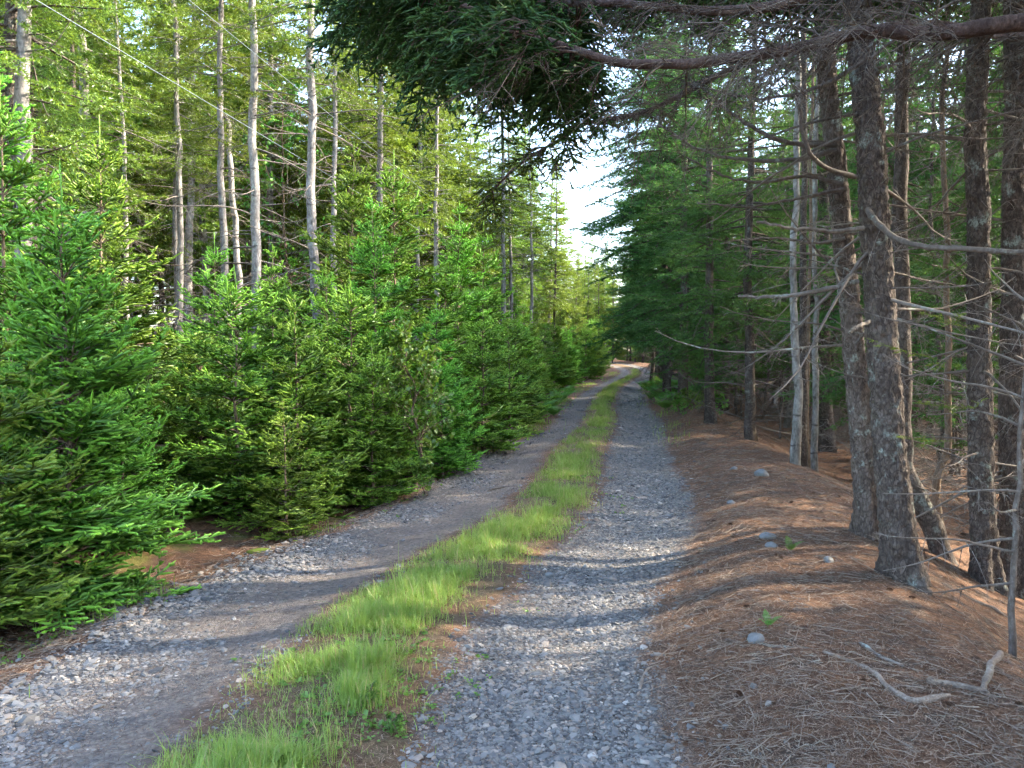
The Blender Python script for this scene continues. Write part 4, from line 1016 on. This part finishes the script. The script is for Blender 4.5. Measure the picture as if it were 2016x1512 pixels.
# --- the overhanging spruce: trunk just outside the picture, its long bough crossing overhead
def overhanging():
    rg = RNG(601); x, y = 3.15, 3.5
    o = root('overhanging_spruce', 'spruce with a long reddish bough and dark needles hanging across the track', 'spruce tree', (x, y, hz(x, y) - .05))
    inv = np.array(o.location)
    w = Geo(); trunk_mesh(w, trunk_path(11, rg, .04, 50), .15, .03, 24, .3, bark=.01, seed=6); link('trunk', w.mesh('overhang_trunk', [M['bark_dark']], True), o)
    def bough(pts, r0, r1, live, twk, name='bough', nsec=46, slen=.75, bm='bark_limb', droop=18, spread=62, mtl='needle_dark', agebias=-.1, deadf=True, e_=-14, near=.5):
        pts = np.array(pts, float) - inv; t = np.linspace(0, 1, len(pts)); tt = np.linspace(0, 1, 60)
        P = np.stack([hermite(t, pts[:, k], tt) for k in range(3)], -1); P += (np.stack([vnoise(P, 3.5, 60 + k) for k in range(3)], -1) - .5) * .05
        g = Geo(); tubes(g, P[None], ((r0 + (r1 - r0) * tt ** .9) * (1 + .1 * (vnoise(P, 22, 3) - .5)))[None], 14)
        bo = link(name, g.mesh(name, [M[bm]], True), o)
        g2 = Geo(); gd = Geo(); wd = Geo()
        # live secondary branches
        s = rg.uniform(live[0], live[1], nsec); p, T = along(P[None], s[None]); p, T = p[0], T[0]
        sd = np.where(rg.random(nsec) < near, 1, -1); az0 = np.arctan2(T[:, 1], T[:, 0]); az = az0 + sd * np.radians(spread + rg.normal(0, 16, nsec))
        L = slen * rg.uniform(.45, 1.15, nsec) * (1.1 - .35 * (s - live[0]) / max(.01, live[1] - live[0]))
        Q = bpaths(p, az, L, e_ + rg.normal(0, 16, nsec), np.full(nsec, float(droop)), rg.normal(2, 12, nsec), 9, rg, .06)
        tubes(wd, Q, np.maximum((.004 + .005 * L)[:, None] * (1 - .8 * np.linspace(0, 1, 9))[None], .0014), 4)
        foliage(g2, wd, Q, L, rg, .075, .55, .34, .07, 13, .0175, .0042, bald=.12, side=.85, sdroop=.55, wr=.002, agebias=agebias, core=.006)
        link('foliage', g2.mesh('hanging_needles', [M[mtl]]), bo)
        link('twigs', wd.mesh('bough_twigs', [M['bark_limb']], True), bo)
        if deadf:
            k = twk; s = rg.uniform(.03, live[0] + .15, k); p, T = along(P[None], s[None]); p, T = p[0], T[0]
            sd = np.where(rg.random(k) < .5, -1, 1); az = np.arctan2(T[:, 1], T[:, 0]) + sd * np.radians(60 + rg.normal(0, 22, k))
            L = .8 * rg.uniform(.3, 1.2, k)
            Q = bpaths(p, az, L, rg.normal(-6, 28, k), rg.uniform(0, 30, k), rg.normal(-10, 25, k), 9, rg, .09)
            tubes(gd, Q, np.maximum((.002 + .004 * L)[:, None] * (1 - .8 * np.linspace(0, 1, 9))[None], .0012), 4, age=rg.random(k) * .4); deadtwigs(gd, Q, L, rg, 12, .5, .0022)
            link('dead_twigs', gd.mesh('dead_twigs', [M['twig_dark']], True), bo)
    bough([(x, y, Z(40, 3.5)), W(2000, 52, 3.5), W(1850, 68, 3.6), W(1700, 72, 3.7), W(1560, 102, 3.8), W(1400, 134, 3.9), W(1250, 132, 4.0), W(1100, 96, 4.1), W(960, 45, 4.2), W(840, 0, 4.3), W(700, -30, 4.4)], .042, .012, (.66, .99), 95, nsec=92, slen=.78, e_=-2, near=.16)
    bough([(x, y, Z(-60, 3.5)), W(1900, -40, 3.9), W(1650, -10, 4.3), W(1400, 30, 4.7), W(1150, 15, 5.1), W(900, 30, 5.4), W(740, 60, 5.6)], .045, .012, (.66, .99), 85, nsec=84, slen=.85, e_=2)
    bough([(x, y, Z(130, 3.5)), W(1800, 60, 4.2), W(1500, 120, 4.9), W(1300, 215, 5.4), W(1150, 255, 5.7), W(1020, 330, 6.0), W(940, 410, 6.2)], .03, .006, (.62, .99), 75, nsec=16, slen=.42, mtl='needle_tall', agebias=-.25, e_=-25)
    bough([(x, y, Z(-260, 3.5)), W(1900, -120, 4.6), W(1650, -90, 5.2), W(1400, -60, 5.6), W(1200, -30, 6.0), W(1000, -20, 6.4)], .035, .01, (.22, .99), 90, nsec=70, slen=.9, e_=-6)
    # higher crown
    nb = 60; f = np.sort(rg.random(nb)); z = 4.4 + 6.4 * f; L = 2.4 * np.clip((1 - f) ** .75, .1, 1) * rg.uniform(.5, 1.1, nb)
    P = bpaths(np.stack([0 * z, 0 * z, z], -1), rg.uniform(0, 6.28, nb), L, -8 + 45 * f ** 1.6 + rg.normal(0, 9, nb), np.full(nb, 16.), np.full(nb, 20.), 9, rg, .06)
    g = Geo(); foliage(g, None, P, L, rg, .13, .45, .75, .14, 6, .058, .017, bald=.2, side=.85, sdroop=.3); link('crown', g.mesh('overhang_crown', [M['needle_dark']]), o)
overhanging()

build_weeds()
# leafy shrub in the row and shoots on the verge
SH = broadleaf(310, 1.5, .02, .12, .75, 'bark_brown', 44, 9, 7, .05, e=45)
plant(SH, 'leafy_shrub', 'rounded leafy shrub with small oval leaves among the young spruces', 'shrub', X(805, 9.15), 9.15, 0, 1.3, (0, 0))
SH2 = broadleaf(311, .5, .006, .1, .26, 'bark_brown', 16, 6, 5, .045, e=45)
plant(SH2, 'leafy_shoot', 'small bright leafy shoot at the foot of the leafy shrub', 'seedling', X(826, 8.7), 8.7, 0, .9)
plant(SH2, 'leafy_shoot', 'small leafy plant in the needles near the grass strip', 'seedling', X(782, 3.1), 3.1, 1, .28)
plant(SH2, 'leafy_shoot', 'tiny leafy plant growing through the grass beside bare needles', 'seedling', X(735, 3.35), 3.35, 2, .3)
for k, (px, d) in enumerate([(1345, 19.5), (1372, 18.5), (1390, 19), (1352, 21), (1410, 17.5), (1330, 18.2)]):
    plant(SH2, 'leafy_plant', 'low green leafy plant at the foot of the fern patch', 'plant', X(px, d), d, k, 1.3, (0, 0), 'leafy plants by the fern patch')
FN = [fern(701, 9, .62), fern(702, 11, .7), fern(703, 4, .7)]
for k, (px, d, s, lb) in enumerate([(1292, 32, 1.3, None), (1308, 30, 1.5, None), (1326, 29, 1.5, None), (1340, 30, 1.5, None), (1286, 29, 1.0, None), (1300, 26, .9, None), (1322, 24, .9, None), (1345, 23, 1.0, None), (1268, 36, 1.1, None), (1275, 32, 1.0, None), (1315, 27, 1.5, None), (1335, 26, 1.4, None), (1352, 28, 1.6, None), (1365, 25, 1.3, None), (1298, 24.5, 1.0, None), (1310, 21.5, .9, None), (1338, 20, .9, None), (1375, 22, 1.1, None), (1282, 26.5, .8, None)]):
    o = link('fern', FN[k % 2]); x = X(px, d); o.location = (x, d, hz(x, d)); o.rotation_euler = (0, 0, k * 1.7); o.scale = (s,) * 3
    tag(o, 'green fern in the patch below the dark trunks at the track edge', 'fern', 'ferns below the dark trunks')
for k, (px, d, s) in enumerate([(1075, 21, 1.0), (1085, 22.5, 1.1), (1062, 19.5, 1.0), (1095, 24.5, 1.1), (1108, 27, 1.1), (1052, 18.0, .9), (1120, 30, 1.1), (1090, 20.5, .8)]):
    o = link('fern', FN[k % 2]); x = X(px, d); o.location = (x, d, hz(x, d)); o.rotation_euler = (0, 0, k * 1.1 + .5); o.scale = (s,) * 3
    tag(o, 'bright fern on the grassy verge below the young spruces', 'fern', 'ferns on the grassy verge')
for px, py, s, lb in [(1560, 1112, .2, 'small yellow green fern sprig beside the pair of pale stones'), (1518, 1266, .15, 'small fern sprig behind the lone grey stone on the bank')]:
    d = 1.5 * FPX / (py - HOR); o = link('fern_sprig', FN[2]); x = X(px, d); o.location = (x, d, hz(x, d)); o.scale = (s,) * 3; tag(o, lb, 'fern')

# stones
def rock(seed, sub=3):
    rg = RNG(seed); v, t = ico()
    for _ in range(sub):
        e = {}; nt_ = []; vl = list(v)
        def mid(a, b):
            k = (min(a, b), max(a, b))
            if k not in e: p = (vl[a] + vl[b]) / 2; vl.append(p / np.linalg.norm(p)); e[k] = len(vl) - 1
            return e[k]
        for a, b, c in t:
            ab, bc, ca = mid(a, b), mid(b, c), mid(c, a); nt_ += [(a, ab, ca), (b, bc, ab), (c, ca, bc), (ab, bc, ca)]
        v = np.array(vl); t = np.array(nt_)
    r = 1 + .35 * (vnoise(v, 1.3, seed) - .5) + .12 * (vnoise(v, 3.5, seed + 1) - .5) + .05 * (vnoise(v, 9, seed + 2) - .5)
    for k in range(5):   # chipped faces
        nrm_ = nrm(rg.normal(size=3)); dd = (v * r[:, None]) @ nrm_; r = np.where(dd > .82, r * (.82 / np.maximum(dd, .01)) * .5 + r * .5, r)
    g = Geo(); g.add(v * r[:, None] * np.array([1, .8, .62]), tris=t); return g
ROCKS = [rock(s).mesh('stone', [M['stone']], True) for s in (1, 2, 3)]
for k, (px, py, wpx, lb) in enumerate([(1515, 1078, 36, 'upper of two pale stones lying together on the bank'), (1524, 1095, 30, 'lower rounder stone of the pair on the bank'), (1495, 1283, 42, 'lone grey stone with flat top on the needle bank'), (1443, 992, 20, 'small pale stone on the bank beside the wheel track'),
        (1503, 946, 38, 'low broad stone far up the bank by the birches'), (1447, 929, 18, 'small far stone on the bank crest'), (1492, 1367, 18, 'little chipped stone among twigs at the near end of the bank'), (1637, 1127, 30, 'half buried mossy stone near the thick trunk'), (1082, 1138, 24, 'pale stone in the wheel track edge by the grass')]):
    zt = .12 if px > 1300 else 0
    d = (CAMZ - zt) * FPX / (py - HOR); x = X(px, d); s = wpx / FPX * d * .48
    o = link('stone', ROCKS[k % 3]); o.location = (x, d, hz(x, d) + s * .08); o.rotation_euler = (.1 * k, .07 * k, k * 1.9); o.scale = (s, s, s); tag(o, lb, 'stone')
def cone():
    g = Geo(); rg = RNG(2); n = 46
    for i in range(n):
        t = i / n; a = i * 2.39996; r = .011 * math.sin(math.pi * (.12 + .8 * t)); z = -.024 + .048 * t
        c = np.array([r * .3 * math.cos(a), r * .3 * math.sin(a), z]); o_ = np.array([math.cos(a), math.sin(a), .55]); w_ = np.array([-math.sin(a), math.cos(a), 0])
        g.add([c - w_ * .004, c + w_ * .004, c + o_ * r + w_ * .005, c + o_ * r * 1.15, c + o_ * r - w_ * .005], tris=[(0, 1, 2), (0, 2, 4), (4, 2, 3)], age=rg.uniform(0, .5))
    return g.mesh('spruce_cone', [M['needlelitter']])
CONE = cone(); rg = RNG(12)
for k in range(34):
    y = float(ydist(rg, 1, 2.9, 9, 1.5)[0]); x = float(xy_from(rg.uniform(1.5, 3.1), y)[0])
    o = link('spruce_cone', CONE); o.location = (x, y, hz(x, y) + .010); o.rotation_euler = (1.5, rg.uniform(0, 6), rg.uniform(0, 6.28)); o.scale = (.8,) * 3
    tag(o, 'small dark spruce cone lying among the needles of the bank', 'cone', 'spruce cones on the needle bank')
# moss cushion on the verge
g = Geo(); v, t = ico(); rg = RNG(4); gm = rock(9, 3)
o = link('moss_cushion', gm.mesh('moss_cushion', [M['moss']], True)); d = 6.5; x = X(508, d); o.location = (x, d, hz(x, d)); o.scale = (.11, .08, .045); tag(o, 'bright green moss cushion on the verge below the bushy spruce', 'moss')

# fallen wood
def fallen(label, pts, r0, r1, matn='deadl', twigs=0, tl=.15, zt=.1, forks=(), name='fallen_branch'):
    rg = RNG(len(label) * 7 + int(pts[0][0])); P = []
    for px, py in pts:
        d = (CAMZ - zt) * FPX / (py - HOR); x = X(px, d); P.append((x, d, hz(x, d) + r0 * .35))
    P = np.array(P); o = root(name, label, 'fallen branch', tuple(P[0])) if forks else None
    def one(Pw, ra, rb, nm, parent):
        b = P[0]; t = np.linspace(0, 1, len(Pw)); tt = np.linspace(0, 1, 40)
        Q = np.stack([hermite(t, Pw[:, k], tt) for k in range(3)], -1) - b
        Q += (np.stack([vnoise(Q + b, 9, 40 + k) for k in range(3)], -1) - .5) * ra * 2.2
        g = Geo(); nz = vnoise(Q + b, 22, 3)
        tubes(g, Q[None], ((ra + (rb - ra) * tt) * (.6 + .75 * nz) * np.clip(np.minimum(tt, 1 - tt) * 14 + .45, 0, 1))[None], 10, age=.4, cap=True)
        if twigs: deadtwigs(g, Q[None], np.array([1.0]), rg, twigs, tl, .002)
        ob = link(nm, g.mesh(nm, [M[matn]], True), parent)
        if parent is None: ob.location = b
        return ob
    if not forks: tag(one(P, r0, r1, name, None), label, 'fallen branch')
    else:
        one(P, r0, r1, 'stem', o)
        for fp in forks:
            F = []
            for px, py, up in fp:
                d = (CAMZ - zt) * FPX / (py - HOR); x = X(px, d); F.append((x, d, hz(x, d) + r0 * .8 + up))
            one(np.array(F), r0 * .8, r1, 'fork', o)
fallen('long pale curved branch fallen on the bank among twigs', [(1632, 1326), (1690, 1345), (1735, 1372), (1775, 1410), (1820, 1424), (1882, 1412)], .010, .017)
fallen('bleached forked branch lying at the near corner of the bank', [(1842, 1386), (1880, 1390), (1930, 1400), (1958, 1404)], .018, .017, forks=[[(1945, 1402, 0), (1966, 1370, .05), (1982, 1335, .07)]])
fallen('thin pale branch lying across the bank below the stones', [(1372, 1186), (1420, 1172), (1450, 1163), (1490, 1160)], .012, .007, twigs=3)
fallen('dark thin stick lying across the dusty wheel track', [(958, 966), (990, 962), (1036, 960)], .012, .006, 'dead', zt=0)
fallen('dark twiggy branch lying near the lone stone', [(1500, 1298), (1550, 1312), (1610, 1318)], .009, .005, 'dead', 5)
fallen('grey stick on the slope below the near spruce', [(1700, 1305), (1740, 1335), (1790, 1352)], .012, .007, 'dead', 3)
fallen('pale broken stick on the verge under the lowest boughs', [(10, 1286), (60, 1262), (100, 1235)], .009, .005, 'deadl', 2, zt=-.05)
fallen('short bleached stick lying on stones beside the verge', [(162, 1314), (190, 1308), (215, 1302)], .008, .006, 'deadl', zt=0)
fallen('branched dead stick leaning in the twigs at the track edge', [(1258, 1340), (1275, 1300), (1305, 1290)], .009, .005, 'deadl', 4)
fallen('long grey branch lying at the foot of the near spruce', [(1860, 1205), (1930, 1218), (2010, 1220)], .014, .009, 'deadl', 4, zt=-.15)

# brushwood in the shaded wood
def brush():
    rng = RNG(41); g = Geo()
    n = 1500; y = rng.uniform(6.0, 26, n); u = rng.uniform(3.4, 9, n) + .08 * y; x, y = xy_from(u, y)
    k = infront(x, y); x, y = x[k], y[k]; n = len(x)
    L = rng.uniform(.3, 1.5, n); P = bpaths(np.stack([x, y, hgt(x, y) + rng.uniform(0, .35, n)], -1), rng.uniform(0, 6.28, n), L, rng.normal(8, 22, n), rng.uniform(0, 30, n), rng.uniform(-10, 40, n), 8, rng, .14)
    P[..., 2] = np.maximum(P[..., 2], hgt(P[..., 0], P[..., 1], False) - .02)
    tubes(g, P, np.maximum((.002 + .005 * L * rng.random(n))[:, None] * (1 - .7 * np.linspace(0, 1, 8))[None], .002), 4, age=rng.random(n)); deadtwigs(g, P, L, rng, 6, .5, .003)
    n = 700; y = rng.uniform(6.5, 26, n); u = -rng.uniform(4.5, 14, n); x, y = xy_from(u, y)
    L = rng.uniform(.3, 1.6, n); P = bpaths(np.stack([x, y, hgt(x, y) + rng.uniform(0, .3, n)], -1), rng.uniform(0, 6.28, n), L, rng.normal(8, 22, n), rng.uniform(0, 30, n), rng.uniform(-10, 40, n), 8, rng, .14)
    tubes(g, P, np.maximum((.003 + .006 * L * rng.random(n))[:, None] * (1 - .7 * np.linspace(0, 1, 8))[None], .002), 4, age=rng.random(n)); deadtwigs(g, P, L, rng, 5, .5, .004)
    o = link('undergrowth', g.mesh('undergrowth', [M['dead']], True)); tag(o, 'tangle of dead twigs and fallen brushwood on the forest floor', 'brushwood', kind='stuff')
brush()

# overhead cable along the young row
def cable(name, label, off, r, zoff=0.0):
    v = np.array([X(1240, 1.0), 1.0, 0.0])
    s = np.linspace(1.5, 70, 90)
    P = np.stack([off[0] + v[0] * s, s, off[1] - zoff * np.sin(np.pi * (s - 1.5) / 68.5)], -1)
    g = Geo(); tubes(g, P[None], np.full((1, 90), r), 8)
    o = link(name, g.mesh(name, [M['cable']], True)); tag(o, label, 'cable')
cable('overhead_cable', 'taut grey overhead cable slanting down along the young spruces', (-5.5, CAMZ + 3.28), .0052)
cable('overhead_cable', 'very thin second wire running just above the overhead cable', (-4.6, CAMZ + 3.72), .0035, .1)

# ==================================================================  LIGHT, SKY, CAMERA
SUN_AZ, SUN_EL = 80.0, 33.0      # azimuth measured from the view direction (+Y) toward +X
w = bpy.data.worlds.new('World'); SC.world = w; w.use_nodes = True
nt = w.node_tree; bg = nt.nodes['Background']
sky = nt.nodes.new('ShaderNodeTexSky'); sky.sky_type = 'NISHITA'; sky.sun_disc = False
sky.sun_elevation = R_(SUN_EL); sky.sun_rotation = R_(SUN_AZ); sky.altitude = 50; sky.dust_density = 2.0; sky.air_density = 1.0
nt.links.new(sky.outputs[0], bg.inputs[0]); bg.inputs[1].default_value = .15
sl = bpy.data.lights.new('sun', 'SUN'); sl.energy = 2.7; sl.angle = R_(.8); sl.color = (1, .90, .72)
so = bpy.data.objects.new('sun', sl); COL.objects.link(so)
dv = Vector((math.sin(R_(SUN_AZ)) * math.cos(R_(SUN_EL)), math.cos(R_(SUN_AZ)) * math.cos(R_(SUN_EL)), math.sin(R_(SUN_EL))))
so.rotation_euler = (-dv).to_track_quat('-Z', 'Y').to_euler(); so.location = (20, 0, 30)

cam = bpy.data.cameras.new('camera'); co = bpy.data.objects.new('camera', cam); COL.objects.link(co)
cam.sensor_width = 36; cam.lens = 36 * FPX / 2016; cam.clip_end = 2000; cam.clip_start = .05
co.location = (0, 0, CAMZ); co.rotation_euler = (R_(90) - math.atan((CYP - HOR) / FPX), 0, 0)
SC.camera = co

SC.view_settings.view_transform = 'Standard'; SC.view_settings.look = 'None'
SC.view_settings.gamma = 1; SC.view_settings.exposure = 3.2
cy = SC.cycles
cy.max_bounces = 4; cy.diffuse_bounces = 3; cy.transmission_bounces = 2; cy.glossy_bounces = 2
cy.sample_clamp_indirect = 6; cy.use_adaptive_sampling = True; cy.adaptive_threshold = .03; cy.adaptive_min_samples = 14; cy.use_denoising = True; cy.denoising_prefilter = 'ACCURATE'; cy.caustics_reflective = False; cy.caustics_refractive = False
